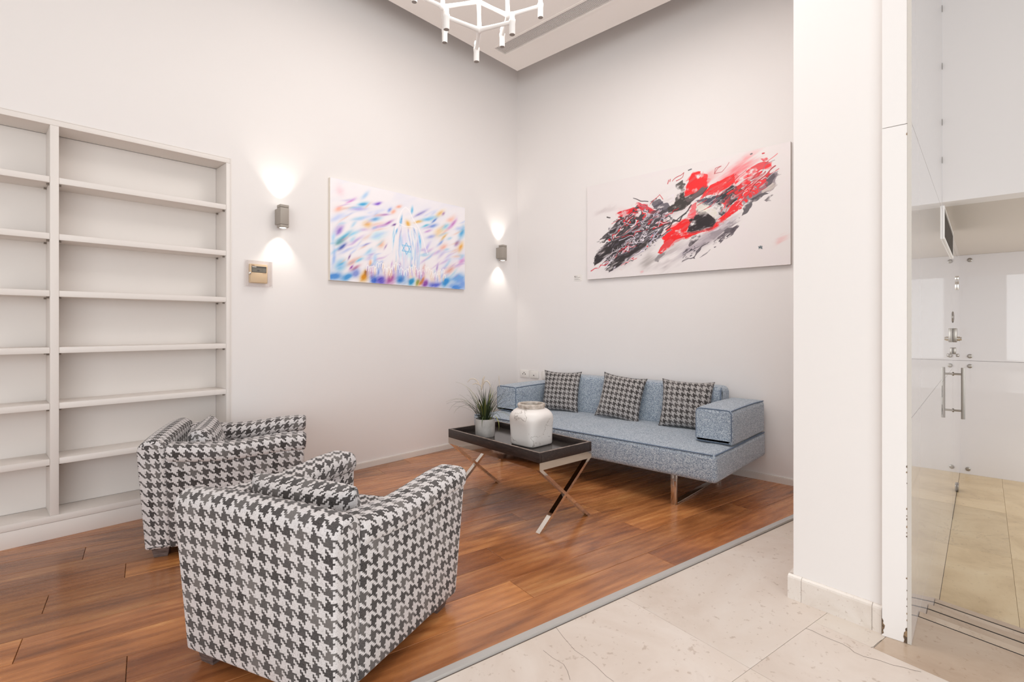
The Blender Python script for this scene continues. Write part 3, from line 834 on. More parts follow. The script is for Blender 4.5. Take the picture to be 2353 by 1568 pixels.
BLOBS=[('d','3a3437',[(0.066,0.595),(0.151,0.492),(0.198,0.413),(0.266,0.393),(0.343,0.424),(0.417,0.474),(0.492,0.522),(0.442,0.594),(0.396,0.64),(0.31,0.649),(0.209,0.677),(0.139,0.591)]),('d','4a4448',[(0.072,0.69),(0.151,0.624),(0.255,0.597),(0.396,0.611),(0.364,0.661),(0.266,0.709),(0.18,0.833),(0.186,0.743)]),('d','55504f',[(0.18,0.854),(0.22,0.77),(0.31,0.698),(0.396,0.621),(0.416,0.644),(0.31,0.747),(0.232,0.812)]),('d','7a7072',[(0.233,0.433),(0.311,0.425),(0.332,0.46),(0.283,0.506),(0.221,0.5)]),('r','e01c26',[(0.181,0.338),(0.233,0.323),(0.305,0.335),(0.305,0.374),(0.233,0.383),(0.198,0.398)]),('r','d8303c',[(0.267,0.274),(0.311,0.279),(0.38,0.349),(0.447,0.435),(0.467,0.469),(0.396,0.411),(0.322,0.35)]),('r','e42028',[(0.321,0.515),(0.364,0.469),(0.417,0.483),(0.497,0.533),(0.437,0.536),(0.354,0.562)]),('r','e02028',[(0.215,0.478),(0.238,0.464),(0.255,0.474),(0.232,0.493)]),('r','c82030',[(0.144,0.756),(0.174,0.721),(0.232,0.682),(0.271,0.69),(0.232,0.732),(0.174,0.782)]),('d','55505a',[(0.365,0.296),(0.417,0.265),(0.468,0.329),(0.497,0.394),(0.467,0.422),(0.406,0.366)]),('d','403a38',[(0.497,0.172),(0.541,0.142),(0.551,0.264),(0.56,0.286),(0.625,0.228),(0.657,0.231),(0.653,0.3),(0.607,0.329),(0.56,0.413),(0.507,0.425),(0.467,0.422),(0.457,0.363),(0.497,0.32),(0.517,0.253)]),('r','ee1c20',[(0.551,0.283),(0.56,0.195),(0.588,0.097),(0.625,0.094),(0.657,0.142),(0.653,0.229),(0.612,0.259),(0.565,0.278)]),('d','6a5a5c',[(0.56,0.304),(0.593,0.27),(0.63,0.221),(0.653,0.238),(0.648,0.28),(0.612,0.321),(0.574,0.345)]),('r','ee2024',[(0.63,0.345),(0.666,0.234),(0.727,0.204),(0.778,0.173),(0.782,0.243),(0.745,0.271),(0.693,0.313)]),('r','f02830',[(0.778,0.249),(0.803,0.2),(0.847,0.134),(0.891,0.111),(0.929,0.128),(0.922,0.165),(0.875,0.179),(0.852,0.219),(0.811,0.228),(0.782,0.268)]),('r','ee2028',[(0.803,0.276),(0.828,0.251),(0.848,0.275),(0.836,0.296)]),('r','e83038',[(0.879,0.073),(0.902,0.075),(0.914,0.105),(0.891,0.111)]),('d','2a2a30',[(0.697,0.332),(0.761,0.26),(0.799,0.316),(0.799,0.384),(0.749,0.453),(0.719,0.514),(0.697,0.429),(0.684,0.354)]),('d','4a4a58',[(0.607,0.365),(0.657,0.354),(0.701,0.325),(0.71,0.372),(0.666,0.41),(0.625,0.397)]),('w','ddd8cc',[(0.602,0.39),(0.635,0.382),(0.693,0.418),(0.702,0.482),(0.684,0.539),(0.63,0.47),(0.607,0.454)]),('r','ee1c20',[(0.406,0.776),(0.447,0.68),(0.427,0.637),(0.467,0.581),(0.555,0.503),(0.593,0.513),(0.546,0.619),(0.625,0.621),(0.657,0.611),(0.719,0.522),(0.783,0.421),(0.807,0.421),(0.791,0.492),(0.732,0.561),(0.671,0.623),(0.625,0.643),(0.555,0.667),(0.497,0.682),(0.467,0.731),(0.426,0.803)]),('d','2c2226',[(0.551,0.611),(0.579,0.518),(0.607,0.463),(0.657,0.478),(0.691,0.545),(0.666,0.596),(0.612,0.613)]),('d','241c20',[(0.607,0.49),(0.648,0.493),(0.675,0.545),(0.648,0.582),(0.593,0.577)]),('r','f06068',[(0.579,0.401),(0.605,0.373),(0.614,0.429),(0.598,0.506),(0.565,0.492)]),('d','8a7c84',[(0.799,0.367),(0.86,0.288),(0.926,0.223),(0.948,0.224),(0.941,0.351),(0.887,0.381),(0.844,0.441),(0.812,0.439)]),('d','5a5058',[(0.891,0.275),(0.926,0.227),(0.945,0.239),(0.933,0.283),(0.903,0.321)]),('w','d0c4bc',[(0.879,0.345),(0.93,0.29),(0.945,0.304),(0.937,0.35),(0.887,0.377)]),('d','484248',[(0.795,0.544),(0.812,0.439),(0.848,0.392),(0.887,0.373),(0.93,0.371),(0.891,0.415),(0.844,0.458),(0.82,0.526)]),('d','5a5058',[(0.675,0.713),(0.728,0.672),(0.787,0.619),(0.797,0.63),(0.783,0.686),(0.728,0.742),(0.684,0.759)]),('d','5c5458',[(0.574,0.663),(0.612,0.653),(0.621,0.691),(0.584,0.746),(0.572,0.753)]),('d','8a8486',[(0.395,0.86),(0.411,0.805),(0.452,0.775),(0.447,0.821),(0.416,0.873)]),('d','70686c',[(0.907,0.461),(0.934,0.429),(0.943,0.424),(0.93,0.469),(0.915,0.472)]),('w','cfc6d0',[(0.671,0.623),(0.728,0.586),(0.779,0.531),(0.787,0.567),(0.745,0.633),(0.693,0.673)]),('d','9a9096',[(0.648,0.653),(0.702,0.622),(0.787,0.559),(0.795,0.587),(0.728,0.655),(0.671,0.703)])]
LINES=[('b02028',3,[(0.4925,0.1424),(0.5219,0.0892),(0.5459,0.0623),(0.5411,0.0968),(0.5121,0.1406)]),('a82028',2,[(0.6837,0.1353),(0.6925,0.0952),(0.7186,0.0757),(0.7013,0.0988),(0.6837,0.1353),(0.7187,0.1319),(0.7444,0.0822),(0.7507,0.0635)]),('b01820',3,[(0.8033,0.3856),(0.8276,0.3099),(0.8675,0.2415),(0.9064,0.1994),(0.9026,0.2142),(0.8596,0.2633)]),('a81820',4,[(0.8398,0.3561),(0.8754,0.2776),(0.9217,0.2056),(0.9444,0.1745)]),('c02028',5,[(0.4652,0.1461),(0.4702,0.1201)]),('c02028',5,[(0.4776,0.1368),(0.4801,0.1192)]),('c82830',3,[(0.3751,0.2897),(0.3909,0.2566),(0.4169,0.218),(0.4322,0.2798)]),('3a3438',4,[(0.278,0.2239),(0.3218,0.253),(0.3646,0.2623)]),('e8e0e8',4,[(0.4625,0.2805),(0.4875,0.261),(0.4924,0.2997),(0.4725,0.3211)]),('3a3438',5,[(0.3535,0.5817),(0.4165,0.5495),(0.507,0.4986),(0.541,0.4439),(0.579,0.3827)]),('d8d0e0',4,[(0.2325,0.4427),(0.2775,0.4647),(0.3322,0.46)]),('e0d8e8',4,[(0.1977,0.6144),(0.2661,0.5803),(0.2882,0.6151),(0.2321,0.6321)]),('d8d0e0',3,[(0.321,0.6714),(0.3641,0.6228),(0.3956,0.6206)]),('60585c',3,[(0.1078,0.8938),(0.1619,0.8406),(0.1972,0.806)]),('c04048',3,[(0.105,0.8209),(0.1322,0.8203)]),('403a3c',5,[(0.1276,0.3508),(0.1455,0.358)]),('505055',6,[(0.8453,0.0432),(0.8505,0.0406)]),('d02028',6,[(0.8945,0.0513),(0.9015,0.0503)]),('8a8488',4,[(0.5408,0.8661),(0.56,0.8145),(0.5695,0.789)]),('505055',5,[(0.572,0.0547),(0.5861,0.047)]),('2a4048',3,[(0.8803,0.8257),(0.8835,0.8388),(0.8874,0.823),(0.8827,0.8469)]),('2a4048',3,[(0.889,0.8208),(0.8874,0.8354),(0.8929,0.8365)]),('2a4048',3,[(0.8921,0.8215),(0.8913,0.8445)]),('2a4048',3,[(0.896,0.8206),(0.8956,0.8412),(0.8972,0.8432)])]

# ================================================================== BOOKSHELF (built into the left wall)
bx0, bx1 = -0.98, 1.271
bs = thing('bookshelf', 'white built-in bookshelf with empty shelves set into the left wall', 'bookshelf', (0, YL, 0))
D = 0.205
SW = M['shelf']
bev('top_rail', bx0, bx1, -0.004, 0.20, 2.339, 2.370, SW, bs, 0.0015)
bev('side_panel', 1.2455, 1.271, -0.004, D, 0.0, 2.3385, SW, bs, 0.0015)
bev('side_panel', bx0, bx0+0.025, -0.004, D, 0.0, 2.3385, SW, bs, 0.0015)
boxes('back_panel', [(bx0+0.0255, 1.245, D, D+0.015, 0.132, 2.3385)], SW, bs)
bev('plinth', bx0+0.0255, 1.245, -0.004, 0.012, 0.0, 0.094, SW, bs, 0.0015)
bev('bottom_board', bx0+0.0255, 1.245, -0.006, D, 0.0955, 0.131, SW, bs, 0.0015)
divs = [(0.336, 0.374), (-0.338, -0.300)]
for a, b in divs:
    bev('divider', a, b, -0.004, D-0.0005, 0.1315, 2.3385, SW, bs, 0.0015)
tops = [2.048, 1.728, 1.405, 1.083, 0.766, 0.452]
bays = [(0.3745, 1.245), (-0.2995, 0.3355), (bx0+0.0255, -0.3385)]
for a, b in bays:
    for t in tops:
        bev('shelf', a, b, 0.0005, D-0.0005, t-0.034, t, SW, bs, 0.0012)
        for x, d in ((a, 1), (b, -1)):
            for y in (0.03, 0.165):
                lathe('shelf_pin', [(0.0, 0.0), (0.005, 0.0), (0.005, 0.012*d), (0.0, 0.012*d)], M['steel'], bs, 8, (x+0.0004*d, y, t-0.0405), 'x')
boxes('edge_trim', [(bx0, 1.279, -0.0045, 0.0, 2.3702, 2.3755), (1.2712, 1.279, -0.0045, 0.0, 0.0, 2.3702)], SW, bs)

# ================================================================== PAINTINGS (flat prints stretched on a frame, colours computed stroke by stroke)
def fnoise(W, H, seed, octs, ang=0.0, ax=1.0, ay=1.0):
    r = np.random.default_rng(seed)
    yy, xx = np.mgrid[0:H, 0:W].astype(np.float32)/H
    ca, sa = math.cos(ang), math.sin(ang)
    px, py = (xx*ca+yy*sa)*ax, (-xx*sa+yy*ca)*ay
    out = np.zeros((H, W), np.float32); amp = 1.0; tot = 0
    for o_ in octs:
        g = r.random((64, 64)).astype(np.float32)
        x, y = px*o_+17.3, py*o_+9.1
        xi, yi = np.floor(x).astype(int), np.floor(y).astype(int)
        fx_, fy_ = x-xi, y-yi
        fx_ = fx_*fx_*(3-2*fx_); fy_ = fy_*fy_*(3-2*fy_)
        def G(a, b): return g[b % 64, a % 64]
        v = (G(xi, yi)*(1-fx_)+G(xi+1, yi)*fx_)*(1-fy_)+(G(xi, yi+1)*(1-fx_)+G(xi+1, yi+1)*fx_)*fy_
        out += v*amp; tot += amp; amp *= 0.6
    return out/tot

def hexrgb(c): return np.array([int(c[i:i+2], 16)/255 for i in (0, 2, 4)], np.float32)

def seg_dist(X, Y, p, q):
    dx, dy = q[0]-p[0], q[1]-p[1]
    t = np.clip(((X-p[0])*dx+(Y-p[1])*dy)/(dx*dx+dy*dy+1e-9), 0, 1)
    return np.hypot(X-p[0]-dx*t, Y-p[1]-dy*t)

def paint_light():
    H = 400; W = int(H*1.44/0.82); ar = W/H
    Y, X = np.mgrid[0:H, 0:W].astype(np.float32)/H
    img = np.ones((H, W, 3), np.float32)*hexrgb('f3eff2')
    s0 = fnoise(W, H, 5, (2, 4, 8), -0.5, 1.0, 3.0)
    img = img*(1-np.clip((s0-0.45)*1.5, 0, 0.35)[..., None])+hexrgb('d8dcf2')*np.clip((s0-0.45)*1.5, 0, 0.35)[..., None]
    st = fnoise(W, H, 9, (6, 14, 30), -0.55, 1.0, 5.0)
    wx = (fnoise(W, H, 21, (5, 11), 0, 1, 1)-0.5)*0.05
    wy = (fnoise(W, H, 22, (5, 11), 0, 1, 1)-0.5)*0.05
    def stroke(u, v, L, Wd, a, c, al=1.0):
        nonlocal img
        dx, dy = X+wx-u*ar, Y+wy-v
        p, q = dx*math.cos(a)+dy*math.sin(a), -dx*math.sin(a)+dy*math.cos(a)
        m = np.exp(-(np.abs(p/(L*0.72))**2.0)-(np.abs(q/(Wd*0.80))**1.8))
        m = np.clip(m*al*(0.40+1.0*st), 0, 1)[..., None]
        img = img*(1-m)+hexrgb(c)*m
    for s_ in STROKES:
        stroke(*s_[:5], s_[5], 1.35 if s_[1] > 0.86 else 1.05)
    r = random.Random(4)
    cols = ['b8c8f0', 'c8a8d8', '90c8e8', 'e8c0b0', 'b0a0d8', 'd0d8f4']
    for k in range(150):
        u, v = r.random(), r.uniform(0.12, 0.85)
        if abs(u-0.5) < 0.14: continue
        stroke(u, v, r.uniform(0.05, 0.13), r.uniform(0.008, 0.02), r.uniform(-0.75, -0.25), r.choice(cols), 0.6)
    for k in range(60):   # fine veil folds of the central figure
        u, v = r.uniform(0.42, 0.62), r.uniform(0.4, 0.75)
        stroke(u, v, r.uniform(0.06, 0.14), 0.008, PI/2+r.uniform(-0.15, 0.15), r.choice(['ffffff', 'b8d8f4', 'd8c8ec', '90b8e8']), 0.7)
    def line(pts, wd, c, al):
        nonlocal img
        d = np.full((H, W), 9.0, np.float32)
        for a, b in zip(pts[:-1], pts[1:]):
            d = np.minimum(d, seg_dist(X+wx*0.3, Y+wy*0.3, (a[0]*ar, a[1]), (b[0]*ar, b[1])))
        m = (np.clip(1.3-d/wd, 0, 1)*al)[..., None]
        img = img*(1-m)+hexrgb(c)*m
    for l in ARCHES: line(l, 0.006, 'fbf8fb', 0.85)
    # crowd of little figures along the lower edge
    for k in range(46):
        u = 0.235+0.60*(k+r.uniform(-0.3, 0.3))/46; v = 0.86+0.03*math.sin(k*0.7)+r.uniform(-0.02, 0.02)
        h_ = r.uniform(0.035, 0.06)
        stroke(u, v, h_*1.7, 0.016, PI/2, r.choice(['c0a8d8', 'a8c0ec', 'e8c8b0', '8898d8', 'b878b0', 'f0e0d8']), 0.75)
        e = [(u+0.0085*math.cos(t)*(1.0), v-0.01+h_*math.sin(t)) for t in np.linspace(PI*0.95, PI*2.05, 7)]
        line(e, 0.0042, 'fffdfd', 0.9)
    # six pointed star
    cu, cv, rad = 0.507, 0.59, 0.064
    for o_ in (0, PI):
        tri = [(cu+rad*math.sin(o_+t*2*PI/3)/ar, cv-rad*math.cos(o_+t*2*PI/3)) for t in range(4)]
        line(tri, 0.0065, '74bce6', 0.75)
    return img

def inside(X, Y, poly):
    c = np.zeros(X.shape, bool)
    n = len(poly)
    for i in range(n):
        (x1, y1), (x2, y2) = poly[i-1], poly[i]
        if y1 == y2: continue
        c ^= ((y1 > Y) != (y2 > Y)) & (X < (x2-x1)*(Y-y1)/(y2-y1)+x1)
    return c

def paint_dark():
    H = 520; W = int(H*1.83/0.925); ar = W/H
    Y, X = np.mgrid[0:H, 0:W].astype(np.float32)/H
    img = np.ones((H, W, 3), np.float32)*hexrgb('e9e3e2')
    g = fnoise(W, H, 31, (1, 2, 4))
    img = img*(1-0.25*np.clip(g-0.3, 0, 1)[..., None])+hexrgb('e0d6d8')*(0.25*np.clip(g-0.3, 0, 1)[..., None])
    A = -0.42
    n1 = fnoise(W, H, 41, (5, 12, 26, 50), A, 0.6, 1.9)-0.5
    n2 = fnoise(W, H, 42, (5, 12, 26, 50), A, 0.6, 1.9)-0.5
    n3 = fnoise(W, H, 43, (7, 17, 40), A, 0.5, 2.6)
    n4 = fnoise(W, H, 44, (14, 34, 70), A, 1.0, 1.6)
    lw1, lw2 = fnoise(W, H, 45, (7, 13), 0, 1, 1)-0.5, fnoise(W, H, 46, (7, 13), 0, 1, 1)-0.5
    # smoky halo of greys and pinks round the mass
    def streak(u, v, L, Wd, a, c, al):
        nonlocal img
        dx, dy = X+n1*0.10-u*ar, Y+n2*0.10-v
        p, q = dx*math.cos(a)+dy*math.sin(a), -dx*math.sin(a)+dy*math.cos(a)
        m = np.exp(-(np.abs(p/(L*0.5))**3)-(np.abs(q/(Wd*0.5))**3))
        m = np.clip(m*al*np.clip((n3-0.35)*3.2, 0, 1.2), 0, 1)[..., None]
        img = img*(1-m)+hexrgb(c)*m
    for q_ in [(0.42, 0.42, 0.7, 0.25, A, 'b8a4a8', 0.8), (0.25, 0.66, 0.55, 0.30, A, '9a8c92', 0.9), (0.47, 0.82, 0.35, 0.12, -0.9, 'b4a8aa', 0.8), (0.36, 0.86, 0.2, 0.15, -0.9, 'a8a09e', 0.7), (0.62, 0.72, 0.5, 0.12, -0.5, 'b0a4ac', 0.9), (0.8, 0.42, 0.5, 0.2, -0.7, 'a89ca0', 0.7), (0.62, 0.2, 0.35, 0.08, -0.5, 'e8a0a0', 0.7), (0.78, 0.17, 0.4, 0.14, -0.6, 'f07078', 0.8), (0.31, 0.45, 0.4, 0.1, 0.5, 'd86870', 0.8), (0.12, 0.28, 0.25, 0.06, -0.1, 'cfc4c4', 0.6), (0.2, 0.62, 0.3, 0.06, A, 'c84850', 0.5), (0.97, 0.78, 0.12, 0.06, -0.5, 'eab0b0', 0.6), (0.33, 0.97, 0.04, 0.02, 0, 'e8a0a4', 0.7), (0.2, 0.92, 0.04, 0.02, 0, 'e0b0b4', 0.7)]:
        streak(*q_)
    for k, c, poly in BLOBS:
        soft = 0.055 if k != 'r' else 0.035
        XX, YY = X+n1*soft*2, Y+n2*soft*2
        m = inside(XX, YY, [(a*ar, b) for a, b in poly]).astype(np.float32)
        m2 = inside(X+n2*0.16, Y+n1*0.12, [(a*ar, b) for a, b in poly]).astype(np.float32)
        a_ = np.clip(m*0.8+m2*0.35*(n3 > 0.47), 0, 1)
        if k == 'd': a_ = a_*np.clip(0.55+(n4-0.38)*4.5, 0, 1)
        elif k == 'w': a_ = a_*np.clip(0.2+(n4-0.40)*5, 0, 0.9)
        else: a_ = a_*np.clip(0.75+(n4-0.40)*5, 0, 1)
        col = hexrgb(c)*(0.86+0.28*n3[..., None])
        img = img*(1-a_[..., None])+col*a_[..., None]
    # marbled fan on the left, made of folded bands of colour
    fan = [(0.05,0.80),(0.13,0.53),(0.20,0.42),(0.31,0.40),(0.42,0.53),(0.44,0.66),(0.33,0.77),(0.24,0.86),(0.14,0.90),(0.10,0.88),(0.14,0.81),(0.06,0.86)]
    wob = n1*0.22
    ins = inside(X+n1*0.20+0.02, Y+n2*0.16, [(a*ar, b) for a, b in fan])
    band = fnoise(W, H, 51, (3.5, 8, 19), A-0.05, 0.7, 3.4)
    band = fnoise(W, H, 51, (3.5, 8, 19), A-0.05, 0.7, 3.4)+0.35*(lw1*np.sin(9*X+4*lw2*9))
    fine = fnoise(W, H, 52, (20, 45), A, 0.6, 2.0)
    for lo_, hi_, c in ((0.0, 0.37, '2e282a'), (0.37, 0.43, '5c545c'), (0.43, 0.455, 'dcd5de'), (0.455, 0.50, '3c3538'), (0.50, 0.53, 'e9e2e4'), (0.53, 0.555, 'a09aae'), (0.62, 0.68, 'd8242e'), (0.68, 0.72, 'eae0e2'), (0.72, 0.80, '3a3336')):
        m = (ins & (band >= lo_) & (band < hi_)).astype(np.float32)*np.clip(0.7+(fine-0.4)*2.5, 0, 1)
        img = img*(1-m[..., None])+hexrgb(c)*m[..., None]
    def marble(poly, bands, seed, amp=0.16):
        nonlocal img
        ii = inside(X+n1*amp*1.2, Y+n2*amp, [(a*ar, b) for a, b in poly])
        b2 = fnoise(W, H, seed, (4, 9, 21), A-0.1, 0.8, 2.8)+0.25*(lw2*np.sin(11*X+30*lw1))
        for lo_, hi_, c in bands:
            m = (ii & (b2 >= lo_) & (b2 < hi_)).astype(np.float32)*np.clip(0.75+(fine-0.4)*2.5, 0, 1)
            img = img*(1-m[..., None])+hexrgb(c)*m[..., None]
    marble([(0.20,0.38),(0.31,0.33),(0.40,0.36),(0.46,0.42),(0.50,0.50),(0.49,0.60),(0.43,0.66),(0.33,0.60),(0.24,0.50)], ((0.30, 0.40, '4a4448'), (0.40, 0.425, 'dcd5de'), (0.425, 0.46, '6a626c'), (0.46, 0.50, 'e6dfe2'), (0.50, 0.535, '3a3436'), (0.535, 0.56, 'b8b0c4'), (0.60, 0.64, 'd83038'), (0.64, 0.70, '4a4448')), 61)
    marble([(0.70,0.42),(0.75,0.33),(0.81,0.26),(0.88,0.18),(0.92,0.22),(0.90,0.30),(0.84,0.38),(0.80,0.48),(0.74,0.50)], ((0.36, 0.45, 'ee2630'), (0.47, 0.55, 'f03038'), (0.57, 0.60, 'e8a8a8'), (0.62, 0.75, 'e02830')), 62, 0.12)
    marble([(0.56,0.78),(0.66,0.72),(0.75,0.62),(0.78,0.66),(0.70,0.78),(0.60,0.86),(0.52,0.88)], ((0.30, 0.40, '5c545c'), (0.42, 0.45, '8a8290'), (0.50, 0.53, '4a444c'), (0.60, 0.70, '6a6268')), 63, 0.14)
    # marbled threads running through the left mass
    r = random.Random(12)
    def line(pts, wd, c, al=0.9):
        nonlocal img
        xs_ = [p[0]*ar for p in pts]; ys_ = [p[1] for p in pts]
        x0, x1 = int(max(0, (min(xs_)-0.06)*H)), int(min(W, (max(xs_)+0.06)*H))
        y0, y1 = int(max(0, (min(ys_)-0.06)*H)), int(min(H, (max(ys_)+0.06)*H))
        if x1 <= x0 or y1 <= y0: return
        SX, SY = (X+lw1*0.05)[y0:y1, x0:x1], (Y+lw2*0.05)[y0:y1, x0:x1]
        d = np.full(SX.shape, 9.0, np.float32)
        for a, b in zip(pts[:-1], pts[1:]):
            d = np.minimum(d, seg_dist(SX, SY, (a[0]*ar, a[1]), (b[0]*ar, b[1])))
        m = (np.clip(1.4-d/wd, 0, 1)*al)[..., None]
        img[y0:y1, x0:x1] = img[y0:y1, x0:x1]*(1-m)+hexrgb(c)*m
    for k in range(36):
        t = r.random()
        u, v = 0.08+0.40*t+r.uniform(-0.04, 0.04), 0.80-0.38*t+r.uniform(-0.11, 0.13)
        L = r.uniform(0.04, 0.13); a = A+r.uniform(-0.35, 0.35); cv_ = r.uniform(-0.03, 0.03)
        pts = [(u+L*q*math.cos(a)/ar+cv_*math.sin(q*5)*0.3, v+L*q*math.sin(a)+cv_*math.sin(q*6)) for q in np.linspace(-1, 1, 6)]
        line(pts, r.choice([0.0025, 0.004, 0.006]), r.choice(['2c2628', '2c2628', 'e6dfe6', 'c9c2d6', 'd42832', '4a4450']), 0.85)
    for k in range(40):
        u, v = r.uniform(0.62, 0.95), 0; v = 0.62-0.62*(u-0.45)+r.uniform(-0.22, 0.04)
        L = r.uniform(0.02, 0.07); a = -0.65+r.uniform(-0.3, 0.3)
        pts = [(u+L*q*math.cos(a)/ar, v+L*q*math.sin(a)) for q in (-1, 0, 1)]
        line(pts, 0.003, r.choice(['e02830', 'f4e8e8', '8a7880', 'c02028']), 0.7)
    for c, wd, pts in LINES:
        line(pts, wd*0.0009, c, 0.95)
    return img

def art_mat(name, img, rough):
    H, W = img.shape[:2]
    im = bpy.data.images.new(name, W, H)
    buf = np.ones((H, W, 4), np.float32)
    buf[..., :3] = np.clip(img[::-1], 0, 1)
    im.pixels.foreach_set(buf.ravel())
    im.update(); im.pack()
    k = N(name, rough)
    t = k.n('ShaderNodeTexImage')
    t.image = im
    k.l(k.n('ShaderNodeUVMap').outputs[0], t.inputs[0])
    k.base(t.outputs[0])
    k.bump(k.noise(k.coord('Object'), 500, 2), 0.1, 0.0004)
    return k.m

def canvas(root, W, H, T, mat, side):
    """stretched canvas in the root's xz plane, front towards -y"""
    boxes('stretcher', [(-W/2, W/2, -T+0.0012, -0.0005, -H/2, H/2)], side, root)
    vs = [(-W/2, -T, -H/2), (W/2, -T, -H/2), (W/2, -T, H/2), (-W/2, -T, H/2)]
    vs += [(v[0], -T+0.0011, v[2]) for v in vs]
    fs = [(0, 1, 2, 3), (7, 6, 5, 4), (0, 4, 5, 1), (1, 5, 6, 2), (2, 6, 7, 3), (3, 7, 4, 0)]
    uv = [(v[0]/W+0.5, v[2]/H+0.5) for f in fs for v in (vs[i] for i in f)]
    raw('canvas', vs, fs, mat, root, uv)
M['tube_shade'] = N('tube_shade_grey', 0.6, 0, '948c86').m  # shade under the candle tubes, put into the colour
side = N('canvas_edge', 0.7, 0, 'e8dfd2').m
side2 = N('canvas_edge_grey', 0.7, 0, 'b4aba4').m
p1 = thing('painting', 'pastel abstract painting of a veiled figure and blue star between the two sconces', 'painting', (2.718, YL, 1.984))
canvas(p1, 1.440, 0.822, 0.030, art_mat('pastel_painting', paint_light(), 0.5), side)
p2 = thing('painting', 'red and black splashed abstract painting on the wall above the sofa', 'painting', (XR, 1.980, 2.131), -PI/2)
canvas(p2, 1.832, 0.925, 0.030, art_mat('red_black_painting', paint_dark(), 0.45), side2)

# ================================================================== SMALL THINGS ON THE WALLS
def sconce(x, z, label, sc):
    t = thing('wall_sconce', label, 'sconce', (x, YL, z), 0, 'wall sconces')
    bev('wall_plate', -0.030, 0.030, -0.040, 0.0, -0.056, 0.058, M['sconce'], t, 0.003)
    bev('body', -0.0315, 0.0315, -0.104, -0.0405, -0.062, 0.062, M['sconce'], t, 0.003)
    for s in (1, -1):
        a, b = sorted((0.0635*s, 0.083*s))
        bev('end_cap', -0.0315, 0.0315, -0.104, -0.0405, a, b, M['sconce'], t, 0.003)
        lathe('lens', [(0.0, 0.0831*s), (0.023, 0.0831*s), (0.023, 0.0834*s), (0.0, 0.0834*s)], M['lens'], t, 20, (0, -0.072, 0))
    for s in (1, -1):
        d = bpy.data.lights.new('sconce_beam', 'SPOT')
        d.energy = 7.0
        d.spot_size = R(86); d.spot_blend = 0.75
        d.color = (1.0, 0.93, 0.84)
        d.shadow_soft_size = 0.022
        l = bpy.data.objects.new('sconce_beam', d)
        C.objects.link(l)
        l.parent = t
        l.location = (0, -0.068, 0.090*s)
        l.rotation_euler = (R(8) if s < 0 else PI-R(8), 0, 0)
    return t
sconce(1.606, 2.012, 'grey box wall sconce shining up and down beside the bookshelf', 0)
sconce(3.944, 1.993, 'grey box wall sconce shining up and down near the room corner', 1)

# room thermostat under its clear lockable cover
th = thing('thermostat', 'beige wall thermostat with grey screen under a clear cover', 'thermostat', (1.454, YL, 1.5825))
bev('body', -0.061, 0.061, -0.026, 0.0, -0.068, 0.068, M['beige'], th, 0.004)
bev('flap', -0.058, 0.058, -0.029, -0.0262, -0.064, 0.006, M['beige'], th, 0.002)
boxes('bezel', [(-0.050, 0.052, -0.0275, -0.0262, 0.008, 0.052)], M['screen_dark'], th)
boxes('screen', [(-0.047, 0.049, -0.0285, -0.0276, 0.011, 0.041)], M['screen'], th)
boxes('screen_digits', [(-0.014, 0.004, -0.0290, -0.0286, 0.018, 0.026), (0.021, 0.022, -0.0290, -0.0286, 0.012, 0.040), (-0.047, 0.049, -0.0290, -0.0286, 0.036, 0.0365)], M['screen_dark'], th)
boxes('printed_mark', [(-0.046, -0.018, -0.0280, -0.0276, 0.0440, 0.0485)], M['white_plastic'], th)
boxes('printed_mark', [(-0.052, -0.030, -0.0266, -0.0261, 0.0565, 0.0605)], M['brown_ink'], th)
boxes('printed_mark', [(0.024, 0.050, -0.0296, -0.0291, 0.0005, 0.002)], M['brown_ink'], th)
tc = thing('thermostat_cover', 'clear plastic lockable cover around the beige wall thermostat', 'cover', (1.454, YL, 1.5825))
cw = [(-0.092, 0.105, -0.004, -0.0005, -0.097, -0.072), (-0.092, 0.105, -0.004, -0.0005, 0.072, 0.097), (-0.092, -0.066, -0.004, -0.0005, -0.072, 0.072), (0.066, 0.105, -0.004, -0.0005, -0.072, 0.072)]
boxes('flange', cw, M['clear'], tc)
boxes('shell', [(-0.084, 0.080, -0.052, -0.050, -0.088, 0.088), (-0.084, -0.082, -0.0499, -0.0042, -0.088, 0.088), (0.078, 0.080, -0.0499, -0.0042, -0.088, 0.088), (-0.0819, 0.0779, -0.0499, -0.0042, 0.086, 0.088), (-0.0819, 0.0779, -0.0499, -0.0042, -0.088, -0.086)], M['clear'], tc)
lathe('lock', [(0.0, -0.0522), (0.010, -0.0522), (0.010, -0.062), (0.006, -0.066), (0.0, -0.066)], M['chrome'], tc, 16, (-0.074, 0, -0.004), 'y')

# sockets behind the sofa
o1 = thing('power_socket', 'white three-hole power socket on the wall nearest the corner', 'socket', (XR, 3.748, 0.6755), -PI/2)
bev('plate', -0.061, 0.061, -0.011, 0.0, -0.042, 0.042, M['white_plastic'], o1, 0.004)
for x, z in ((0.0, 0.014), (-0.017, -0.002), (0.017, -0.002)):
    lathe('hole', [(0.0, -0.0108), (0.0062, -0.0108), (0.0062, -0.0114), (0.0, -0.0114)], M['dark'], o1, 12, (x-0.004, 0, z), 'y')
o2 = thing('phone_socket', 'white phone socket plate with one small jack beside the power socket', 'socket', (XR, 3.609, 0.675), -PI/2)
bev('plate', -0.061, 0.061, -0.012, 0.0, -0.042, 0.042, M['white_plastic'], o2, 0.010, 3)
bev('insert', -0.013, 0.013, -0.0135, -0.0121, -0.024, 0.024, M['white_plastic'], o2, 0.001)
boxes('jack', [(-0.006, 0.006, -0.0142, -0.0136, -0.013, -0.003)], M['dark'], o2)
o3 = thing('blank_plate', 'white blank wall plate half hidden behind the sofa cushion nearest the corner', 'wall plate', (XR, 3.440, 0.674), -PI/2)
